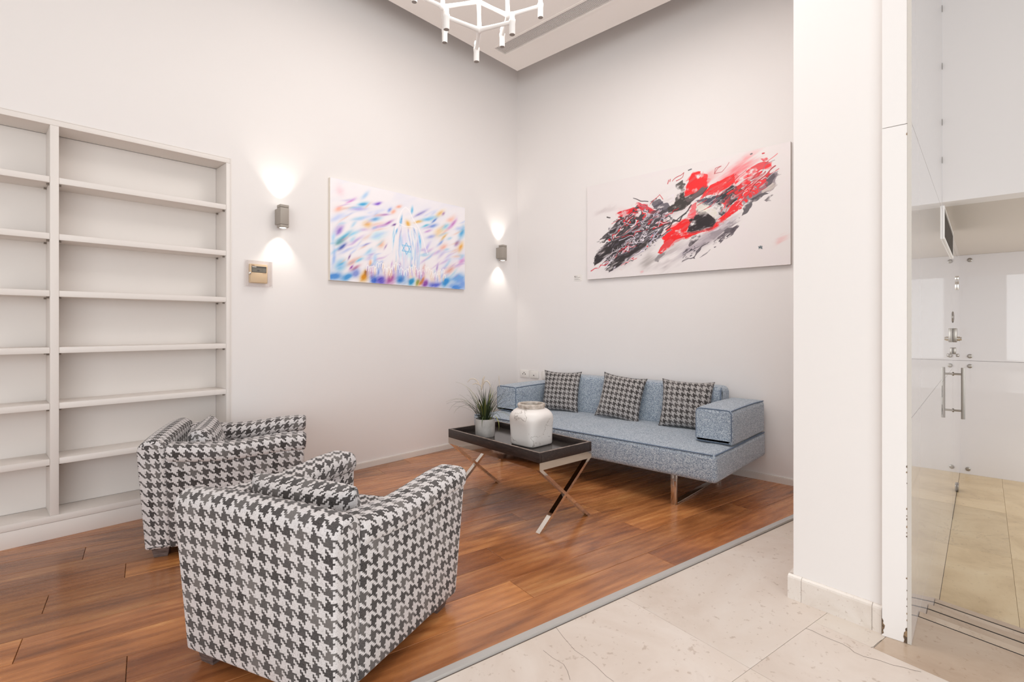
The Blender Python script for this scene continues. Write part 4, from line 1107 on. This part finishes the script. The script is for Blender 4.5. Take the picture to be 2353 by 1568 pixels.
bev('plate', -0.061, 0.061, -0.012, 0.0, -0.042, 0.042, M['white_plastic'], o3, 0.010, 3)
bev('insert', -0.04, 0.04, -0.0135, -0.0121, -0.028, 0.028, M['white_plastic'], o3, 0.001)
lc = thing('label_card', 'tiny white caption card on the wall below left of the red painting', 'card', (XR, 3.030, 1.6975), -PI/2)
boxes('card', [(-0.047, 0.047, -0.003, 0.0, -0.031, 0.031)], M['white_plastic'], lc)
boxes('print', [(-0.042, -0.026, -0.0034, -0.0031, 0.013, 0.020), (-0.022, -0.004, -0.0034, -0.0031, 0.015, 0.018), (-0.042, -0.014, -0.0034, -0.0031, 0.001, 0.005), (-0.010, 0.030, -0.0034, -0.0031, 0.001, 0.004), (-0.042, 0.012, -0.0034, -0.0031, -0.012, -0.010), (-0.042, 0.030, -0.0034, -0.0031, -0.020, -0.018)], M['ink'], lc)

# ================================================================== SOFA
so = thing('sofa', 'long blue-grey fabric sofa with low square arms on chrome sled legs', 'sofa', (3.72, 2.355, 0))
def loc(x, y, z): return (x-3.72, y-2.355, z)
MS = M['sofa']
def seat_fn(a, b, ww):     # a = x, b = z, w = y
    t = min(max((b-0.2)/0.19, 0), 1)
    cr = 0.012*math.sin(PI*min(max((ww-1.235)/2.24, 0), 1))*math.sin(PI*min(max((a-3.22)/1.0, 0), 1))
    wr = 0.0035*math.sin(ww*31+2.2*math.sin(a*3.1))*math.sin(PI*min(max((a-3.22)/0.75, 0), 1)) if b > 0.37 else 0
    return loc(a+0.012*(1-t)*(1 if a < 3.5 else 0), ww, b+(cr+wr)*t)
extr('seat_base', rrect(3.215, 4.222, 0.200, 0.388, (0.035, 0.03, 0.03, 0.03), 4), 1.235, 3.475, 0.030, MS, so, seat_fn, 4, 60, (0, 0), 0.05)
extr('backrest', rrect(3.985, 4.222, 0.392, 0.728, (0.01, 0.01, 0.055, 0.028), 5), 1.500, 3.208, 0.045, MS, so,
     lambda a, b, ww: loc(a+0.02*(b-0.39)/0.34*(1 if a < 4.1 else 0), ww, b), 5, 14)
def arm_fn(a, b, ww):   # a = y, b = z, w = x
    return loc(ww, a, b+0.006*math.sin(PI*min(max((ww-3.52)/0.7, 0), 1))*(1 if b > 0.5 else 0))
for y0, y1 in ((1.240, 1.502), (3.210, 3.472)):
    extr('armrest', rrect(y0, y1, 0.393, 0.632, (0.015, 0.015, 0.035, 0.035), 4), 3.520, 4.220, 0.028, MS, so, arm_fn, 4, 10)
def pipe(pts, rad=0.0045): tube('piping', [loc(*p) for p in pts], rad, M['piping'], so, 6)
ysm = [1.255+2.2*i/40 for i in range(41)]
def stop(x, y): return seat_fn(x, 0.388, y)
pp_ = [Vector(stop(3.222, y))+Vector((0.0, 0, -0.003)) for y in ysm]
tube('piping', pp_, 0.0045, M['piping'], so, 6)
tube('piping', [Vector(stop(x, 1.242))+Vector((0, 0, -0.003)) for x in [3.235+0.97*i/16 for i in range(17)]], 0.0045, M['piping'], so, 6)
for ya, yb, yf in ((1.246, 1.496, 1.2435), (3.216, 3.466, 3.2135)):
    # front face outline of the arm
    ring = rrect(ya+0.004, yb-0.004, 0.40, 0.628, 0.03, 4)
    pipe([(3.529, p[0], p[1]) for p in ring]+[(3.529, ring[0][0], ring[0][1])], 0.004)
    pipe([(x, yf+0.006, 0.6255+0.006*math.sin(PI*(x-3.52)/0.7)) for x in [3.535+0.67*i/10 for i in range(11)]], 0.004)
pipe([(4.018, y, 0.7185) for y in [1.53+1.65*i/12 for i in range(13)]], 0.004)
pipe([(4.006, 1.507, 0.43), (4.012, 1.505, 0.60), (4.024, 1.506, 0.70), (4.045, 1.508, 0.718)], 0.004)
for y in (1.535, 3.175):
    lg = bev('leg', loc(3.262, 0, 0)[0], loc(3.284, 0, 0)[0], y-0.020-2.355, y+0.020-2.355, 0.0, 0.203, M['chrome'], so, 0.0015)
    bev('leg', loc(4.05, 0, 0)[0], loc(4.062, 0, 0)[0], y-0.020-2.355, y+0.020-2.355, 0.0, 0.203, M['chrome'], so, 0.0015)
    bev('leg_runner', loc(3.2845, 0, 0)[0], loc(4.0495, 0, 0)[0], y-0.020-2.355, y+0.020-2.355, 0.0, 0.012, M['chrome'], so, 0.0015)

# ================================================================== CUSHIONS
def pillow_mesh(name, w_, h_, t_, n=18, seed=0, mat=None, ear=0.06, box=0.5):
    r = random.Random(seed)
    ph = [r.uniform(0, 6) for _ in range(4)]
    vs, fs, uvs = [], [], []
    def pt(a, b, s):
        ea = ear*(abs(a)**4)*(abs(b)**4)
        y = a*w_/2*(1-0.045*(1-b*b)*abs(a)**2+ea)
        z = (b*(1-0.045*(1-a*a)*abs(b)**2+ea)+1)*h_/2
        th_ = t_/2*((1-abs(a)**2.6)*(1-abs(b)**2.6))**box
        th_ *= 1+0.06*math.sin(3*a+ph[0])*math.cos(2.5*b+ph[1])
        return (s*th_+0.006*math.sin(2*a+ph[2])*b, y, z)
    g = [-1+2*i/n for i in range(n+1)]
    g = [math.copysign(abs(x)**0.8, x) for x in g]
    ua, ub2 = [0.0], [0.0]
    for k in range(1, n+1):
        ua.append(ua[-1]+(Vector(pt(g[k], 0, 1))-Vector(pt(g[k-1], 0, 1))).length)
        ub2.append(ub2[-1]+(Vector(pt(0, g[k], 1))-Vector(pt(0, g[k-1], 1))).length)
    ids = {}
    for s in (1, -1):
        for i, a in enumerate(g):
            for j, b in enumerate(g):
                edge = i in (0, n) or j in (0, n)
                key = (i, j) if edge else (i, j, s)
                if key not in ids:
                    ids[key] = len(vs); vs.append(pt(a, b, s))
    for s in (1, -1):
        for i in range(n):
            for j in range(n):
                q = []
                for (x, y) in ((i, j), (i+1, j), (i+1, j+1), (i, j+1)):
                    e = x in (0, n) or y in (0, n)
                    q.append(((ids[(x, y)] if e else ids[(x, y, s)]), (ua[x]+0.3*seed, ub2[y]+0.17*seed)))
                if s < 0: q = q[::-1]
                fs.append(tuple(t[0] for t in q)); uvs += [t[1] for t in q]
    return raw(name, vs, fs, mat, None, uvs, True)
CP = M['hound_cushion']
def put(o, loc_, yaw, lean, roll, label, group):
    o.location = loc_
    o.rotation_euler = (R(roll), R(lean), R(yaw))
    return tag(o, label, 'cushion', group)
GC = 'houndstooth cushions on the sofa'
put(pillow_mesh('cushion', 0.375, 0.375, 0.11, seed=1, mat=CP), (3.872, 2.975, 0.397), 192, -14, 0, 'black and grey houndstooth cushion on the sofa end nearest the room corner', GC)
put(pillow_mesh('cushion', 0.390, 0.38, 0.11, seed=2, mat=CP), (3.850, 2.335, 0.400), 188, -16, -6, 'black and grey houndstooth cushion tilted in the middle of the sofa', GC)
put(pillow_mesh('cushion', 0.390, 0.375, 0.11, seed=3, mat=CP), (3.870, 1.735, 0.397), 190, -15, -1, 'black and grey houndstooth cushion beside the sofa arm near the white column', GC)

# ================================================================== ARMCHAIRS
HC = M['hound_chair']
def armchair(label, loc_, deg):
    t = thing('armchair', label, 'armchair', loc_, R(deg), 'houndstooth armchairs')
    def F_(x, y, z):
        s = 1+0.09*min(max((z-0.05)/0.55, 0), 1.1)
        return (x*s, y*s, z)
    extr('backrest', rrect(-0.3625, -0.250, 0.052, 0.628, (0.012, 0.012, 0.045, 0.055), 6), -0.3425, 0.3425, 0.016, HC, t,
         lambda a, b, ww: F_(a, ww, b-0.010*abs(ww/0.32)**3*(b > 0.4)), 5, 10, (0.01, 0.0))
    for s in (1, -1):
        extr('arm', rrect(0.220, 0.3425, 0.052, 0.525, 0.012, 3), -0.2525, 0.3625, 0.010, HC, t,
             lambda a, b, ww: F_(ww, s*a, b), 3, 8, (0.02, 0.13*(s+1)))
        def padf(a, b, ww):
            q = min(max((ww+0.25)/0.62, 0), 1)
            dz = -0.020*math.sin(PI*min(q*1.25, 1.0))**1.2+0.004*q
            return F_(ww, s*a, b+dz)
        extr('arm_pad', rrect(0.208, 0.3515, 0.497, 0.590, (0.03, 0.03, 0.04, 0.04), 5), -0.2525, 0.372, 0.024, HC, t, padf, 5, 12, (0.03, 0.21*(s+1)))
    extr('seat_frame', rrect(-0.2505, 0.352, 0.052, 0.270, 0.012, 3), -0.2195, 0.2195, 0.006, HC, t, lambda a, b, ww: F_(a, ww, b), 2, 6)
    extr('seat_cushion', rrect(-0.2505, 0.372, 0.272, 0.405, 0.045, 5), -0.214, 0.214, 0.035, HC, t,
         lambda a, b, ww: F_(a, ww, b+0.012*math.cos(ww*7)*(b > 0.3)), 4, 8)
    for x in (-0.30, 0.30):
        for y in (-0.275, 0.275):
            vs = []
            for z, q in ((0.0, 0.030), (0.0515, 0.040)):
                vs += [(x-q, y-q, z), (x+q, y-q, z), (x+q, y+q, z), (x-q, y+q, z)]
            raw('foot', vs, [(3, 2, 1, 0), (4, 5, 6, 7), (0, 1, 5, 4), (1, 2, 6, 5), (2, 3, 7, 6), (3, 0, 4, 7)], M['foot'], t)
    return t
c1 = armchair('near grey houndstooth armchair turned with its back to us beside the stone floor', (0.995, 1.877, 0), 18.8)
c2 = armchair('far grey houndstooth armchair standing side-on in front of the bookshelf', (1.105, 3.297, 0), -25.0)
def on_chair(chair_loc, deg, x, y, z, yaw, lean, roll, seed, label, w_=0.49, h_=0.228, t_=0.15):
    a = R(deg)
    o = pillow_mesh('back_cushion', w_, h_, t_, 18, seed, HC, 0.03, 0.36)
    put(o, (chair_loc[0]+x*math.cos(a)-y*math.sin(a), chair_loc[1]+x*math.sin(a)+y*math.cos(a), z), deg+yaw, lean, roll, label, 'loose back cushions of the armchairs')
    return o
on_chair((0.995, 1.877), 18.8, -0.112, 0.0, 0.414, 0, -12, 0, 4, 'loose houndstooth back cushion inside the near armchair')
on_chair((1.105, 3.297), -25.0, -0.112, 0.0, 0.414, 0, -12, 0, 5, 'loose houndstooth back cushion inside the far armchair')

# ================================================================== COFFEE TABLE
TX, TY, TA = 2.544, 2.321, R(83.9-90)
tb = thing('coffee_table', 'low black tray coffee table on crossed mirror chrome legs', 'coffee table', (TX, TY, 0), TA)
hw, hl = 0.230, 0.4675      # local x = short way, local y = long way
BO = M['black_oak']
bev('tray_rim', -hw, -hw+0.018, -hl, hl, 0.410, 0.468, BO, tb, 0.001)
bev('tray_rim', hw-0.018, hw, -hl, hl, 0.410, 0.468, BO, tb, 0.001)
bev('tray_rim', -hw+0.0183, hw-0.0183, -hl, -hl+0.018, 0.410, 0.468, BO, tb, 0.001)
bev('tray_rim', -hw+0.0183, hw-0.0183, hl-0.018, hl, 0.410, 0.468, BO, tb, 0.001)
e = 0.0015
boxes('rim_edge', [(-hw+e, -hw+0.0165, -hl+e, hl-e, 0.4681, 0.4688), (hw-0.0165, hw-e, -hl+e, hl-e, 0.4681, 0.4688), (-hw+0.0185, hw-0.0185, -hl+e, -hl+0.0165, 0.4681, 0.4688), (-hw+0.0185, hw-0.0185, hl-0.0165, hl-e, 0.4681, 0.4688)], M['tray_edge'], tb)
boxes('tray_bottom', [(-hw+0.0183, hw-0.0183, -hl+0.0183, hl-0.0183, 0.412, 0.428)], M['tray_top'], tb)
CH = M['chrome']
boxes('chrome_frame', [(-hw, -hw+0.02, -hl, hl, 0.366, 0.4095), (hw-0.02, hw, -hl, hl, 0.366, 0.4095), (-hw+0.02, hw-0.02, -hl, -hl+0.02, 0.366, 0.4095), (-hw+0.02, hw-0.02, hl-0.02, hl, 0.366, 0.4095)], CH, tb)
def xleg(yc, sgn):
    # flat bar from one top corner of the frame to the opposite foot, in an end plane of the table
    wy, tt = 0.016, 0.011
    x0, z0 = -sgn*(hw-0.016), 0.3655
    x1, z1 = sgn*(hw-0.016), 0.0
    vs = []
    for x, z in ((x0, z0), (x1, z1)):
        for dx in (-tt*1.25, tt*1.25):
            for dy in (-wy, wy):
                vs.append((x+dx, yc+dy, z))
    return raw('leg', vs, [(0, 1, 3, 2), (4, 6, 7, 5), (0, 4, 5, 1), (2, 3, 7, 6), (0, 2, 6, 4), (1, 5, 7, 3)], CH, tb)
for yc in (-hl+0.020, hl-0.020):
    for sgn in (1, -1):
        xleg(yc+(0.0003*sgn), sgn)

# ================================================================== VASE AND POTTED GRASS ON THE TRAY
va = thing('vase', 'white cracked ceramic jar with square foot standing on the black tray table', 'vase', (2.552, 2.189, 0.4283), TA+R(3))
def superring(hh, ee, z, n=64):
    out = []
    for k in range(n):
        a = 2*PI*k/n
        c_, s_ = math.cos(a), math.sin(a)
        d = (abs(c_)**ee+abs(s_)**ee)**(-1/ee)
        out.append((hh*d*c_, hh*d*s_, z))
    return out
prof = [(0.096, 7, 0.0), (0.104, 7, 0.004), (0.107, 7, 0.012), (0.108, 6.5, 0.05), (0.110, 6, 0.09), (0.114, 5, 0.12), (0.120, 4, 0.145), (0.127, 3.2, 0.165), (0.132, 2.6, 0.182), (0.1325, 2.3, 0.196), (0.128, 2.1, 0.210), (0.117, 2, 0.222), (0.101, 2, 0.231), (0.088, 2, 0.236), (0.084, 2, 0.2385)]
def ringmesh(name, prof_, mat, par, n=64, capb=True, capt=True):
    vs, fs = [], []
    for hh, ee, z in prof_: vs += superring(hh, ee, z, n)
    for i in range(len(prof_)-1):
        for k in range(n):
            a, b = i*n+k, i*n+(k+1) % n
            fs.append((a, b, b+n, a+n))
    if capb: fs.append(tuple(range(n-1, -1, -1)))
    if capt: fs.append(tuple((len(prof_)-1)*n+k for k in range(n)))
    return raw(name, vs, fs, mat, par, None, True, 60)
ringmesh('body', prof, M['vase'], va)
ringmesh('rim', [(0.084, 2, 0.2386), (0.087, 2, 0.243), (0.091, 2, 0.249), (0.0925, 2, 0.256), (0.091, 2, 0.263), (0.087, 2, 0.267), (0.081, 2, 0.268), (0.076, 2, 0.266), (0.073, 2, 0.258), (0.071, 2, 0.242), (0.071, 2, 0.2390)], M['vase_rim'], va, 48, False, False)
lathe('opening', [(0.0, 0.2388), (0.0705, 0.2388), (0.0705, 0.2394), (0.0, 0.2394)], M['dark'], va, 32)

po = thing('potted_grass', 'long-leaved green grass plant with pale flower spikes in grey pot', 'potted plant', (2.512, 2.585, 0.4283))
lathe('pot', [(0.060, 0.0), (0.0655, 0.0), (0.068, 0.004), (0.0700, 0.05), (0.0705, 0.118), (0.0695, 0.123), (0.0665, 0.1235), (0.065, 0.120), (0.064, 0.098)], M['pot'], po, 40)
lathe('soil', [(0.0, 0.0985), (0.0635, 0.0985), (0.0635, 0.104), (0.0, 0.108)], M['soil'], po, 24)
def blade(dirx, diry, base, L, droop, wd, mat, up=1.0, curl=0.0):
    """one grass blade: starts upwards and bends over in the direction (dirx, diry)"""
    n = 9
    d = Vector((dirx, diry, 0)).normalized()
    sd = Vector((-d.y, d.x, 0))
    p = Vector(base); ang = up
    vs, fs = [], []
    for i in range(n+1):
        t = i/n
        wv = wd*(1-t**2.2)*(0.75+0.5*t) + 0.0002
        nn = sd
        vs += [p-nn*wv, p+Vector((0, 0, -0.0006)), p+nn*wv]
        stp_ = L/n
        p = p+(d*math.cos(ang)+Vector((0, 0, 1))*math.sin(ang))*stp_+sd*curl*stp_*t
        ang -= droop/n*(0.5+1.1*t)
    for i in range(n):
        a = 3*i
        fs += [(a, a+1, a+4, a+3), (a+1, a+2, a+5, a+4)]
    return raw('leaf', vs, fs, mat, po, None, True)
# view directions in plan: to the picture's right and towards the camera
RX = Vector((0.6794, -0.7337)); TW = Vector((-0.7337, -0.6794))
rp = random.Random(23)
mats = [M['leaf'], M['leaf'], M['leaf_dark'], M['leaf_dark'], M['leaf_pale']]
def bl(side, tow, L, droop, wd, mat, up, bx=0.0, by=0.0):
    d = RX*side+TW*tow
    b = RX*bx+TW*by
    blade(d.x, d.y, (b.x, b.y, 0.104), L, droop, wd, mat, up)
keys = [(-1, 0.2, 0.34, 2.0, 1.20), (-1, 0.0, 0.34, 2.3, 1.25), (-1, -0.2, 0.32, 1.7, 1.0), (-1, 0.5, 0.35, 2.7, 1.25), (-1, 0.6, 0.30, 2.6, 1.2), (-1, -0.5, 0.28, 1.5, 1.0), (-1, 0.15, 0.24, 1.2, 0.9), (-0.9, -0.3, 0.37, 1.5, 1.42),
        (1, 0.1, 0.40, 2.3, 1.36), (1, -0.2, 0.38, 2.1, 1.25), (1, 0.2, 0.36, 2.0, 1.1), (1, 0.5, 0.33, 2.0, 1.0), (1, 0.0, 0.30, 1.9, 0.9), (1, -0.3, 0.29, 1.4, 0.8), (1, 0.6, 0.24, 2.2, 0.9), (1, 0.3, 0.22, 2.1, 0.9), (0.9, 0.9, 0.19, 2.9, 1.1)]
for kx, (s_, tw, L, dp, up_) in enumerate(keys):
    bl(s_, tw, L, dp, 0.0036, mats[kx % 4 if kx % 7 else 4], up_, 0.02*s_, rp.uniform(-0.02, 0.02))
for q in range(85):
    a = rp.uniform(0, 2*PI)
    up_ = min(1.52, rp.gauss(1.28, 0.17))
    L = rp.uniform(0.13, 0.27)
    rr_ = rp.uniform(0, 0.042)
    bl(math.cos(a), math.sin(a), L, rp.uniform(0.15, 1.5), rp.uniform(0.0026, 0.0042), rp.choice(mats[:4]+mats[:4]+mats[4:]), up_, rr_*math.cos(a), rr_*math.sin(a))
bl(-0.1, 1, 0.20, 3.6, 0.0034, M['leaf'], 1.0, 0.0, 0.045)
bl(0.5, 1, 0.25, 3.4, 0.0040, M['leaf_pale'], 0.9, 0.03, 0.04)
for s_, L, dp, tip in ((-0.5, 0.30, 0.5, 'l'), (-0.25, 0.29, 0.3, 'l'), (-0.15, 0.31, 0.1, 'u'), (0.2, 0.29, 0.3, 'r'), (0.75, 0.30, 0.3, 'u')):
    bl(s_, 0.2, L, dp, 0.0016, M['leaf_dark'], 1.45, 0.01, 0.0)
def spike(pts, r0):
    q = [RX*p[0] for p in pts]
    tube('flower_spike', [(a.x, a.y, p[1]) for a, p in zip(q, pts)], [r0*(0.5+0.8*math.sin(PI*min(1, 0.15+i/len(pts)))) for i in range(len(pts))], M['spike'], po, 6)
spike([(-0.045, 0.370), (-0.060, 0.392), (-0.080, 0.404), (-0.105, 0.402), (-0.125, 0.378)], 0.0030)
spike([(-0.030, 0.352), (-0.045, 0.365), (-0.066, 0.372), (-0.090, 0.362)], 0.0032)
spike([(-0.027, 0.325), (-0.022, 0.350), (-0.016, 0.375), (-0.014, 0.400), (-0.004, 0.422)], 0.0060)
spike([(-0.012, 0.362), (-0.002, 0.384), (0.014, 0.389), (0.030, 0.372), (0.038, 0.345)], 0.0036)
spike([(0.100, 0.345), (0.101, 0.375), (0.098, 0.405), (0.097, 0.425)], 0.0022)

# ================================================================== CHANDELIER
ch = thing('chandelier', 'white branching ceiling chandelier with small lit tubes', 'chandelier', (2.03, 2.15, ZC))
CO = Vector((2.03, 2.15, ZC))
WM = M['white_metal']
nodes = {'a': (1.968, 2.070, 2.862), 'b': (2.102, 2.219, 3.147), 'c': (1.890, 2.301, 3.053), 'd': (2.170, 2.042, 3.021), 'e': (1.850, 2.417, 3.138), 'f': (1.95, 2.35, 3.38), 'g': (2.24, 2.12, 3.36), 'top': (2.03, 2.15, 3.62)}
tips = {'A': (1.777, 2.128, 2.873), 'B': (2.019, 1.868, 2.846), 'C': (2.059, 2.192, 2.830), 'D': (2.315, 1.915, 3.090), 'E': (2.270, 2.185, 3.000), 'F': (1.996, 2.407, 2.998), 'G': (1.780, 2.420, 3.150), 'H': (2.40, 2.22, 3.42), 'I': (1.80, 2.48, 3.46), 'J': (1.72, 2.20, 3.30), 'K': (2.10, 1.85, 3.30)}
V = lambda n: Vector(nodes.get(n) or tips[n])-CO
def arm(a, b, r0=0.013, r1=0.011):
    p, q = V(a), V(b)
    d = (q-p)
    pts = [p, p+d*0.12, p+d*0.5, p+d*0.88, q]
    tube('arm', pts, [r0*1.25, r0, r1, r0 if b in nodes else r1, r0*1.25 if b in nodes else r1], WM, ch, 10)
for a, b in (('a', 'A'), ('a', 'B'), ('a', 'b'), ('a', 'C'), ('b', 'c'), ('b', 'd'), ('b', 'top'), ('c', 'e'), ('c', 'F'), ('d', 'D'), ('d', 'E'), ('e', 'G'), ('c', 'f'), ('d', 'g'), ('f', 'I'), ('g', 'H'), ('f', 'top'), ('g', 'top'), ('f', 'J'), ('g', 'K')):
    arm(a, b)
for n_ in nodes:
    p = V(n_)
    bm = bmesh.new()
    bmesh.ops.create_icosphere(bm, subdivisions=2, radius=0.0185)
    bmesh.ops.translate(bm, verts=bm.verts[:], vec=p)
    me = bpy.data.meshes.new('joint'); bm.to_mesh(me); bm.free()
    link('joint', me, WM, ch, True)
for n_ in tips:
    p = V(n_)
    tb_ = lathe('candle_tube', [(0.0, -0.068), (0.0155, -0.068), (0.0165, -0.066), (0.0165, -0.006), (0.0180, -0.004), (0.0180, 0.012), (0.0145, 0.016), (0.0125, 0.030), (0.0, 0.030)], WM, ch, 18, tuple(p))
    lathe('tube_shade', [(0.0, -0.0684), (0.0148, -0.0684), (0.0148, -0.0681), (0.0, -0.0681)], M['tube_shade'], tb_, 18, tuple(p))  # thin grey disc painting the shaded underside of the tube
    lathe('bulb', [(0.0, 0.0302), (0.010, 0.0302), (0.013, 0.038), (0.011, 0.050), (0.0, 0.054)], M['bulb'], tb_, 12, tuple(p))
tube('stem', [V('top'), Vector((0, 0, -0.03))], 0.006, WM, ch, 8)
lathe('ceiling_rose', [(0.0, -0.03), (0.05, -0.03), (0.06, -0.005), (0.06, 0.0), (0.0, 0.0)], WM, ch, 24)
d = bpy.data.lights.new('chandelier_glow', 'POINT')
d.energy = 26; d.color = (1, 0.96, 0.91); d.shadow_soft_size = 0.22
l = bpy.data.objects.new('chandelier_glow', d); C.objects.link(l); l.location = (2.03, 2.15, 3.22)
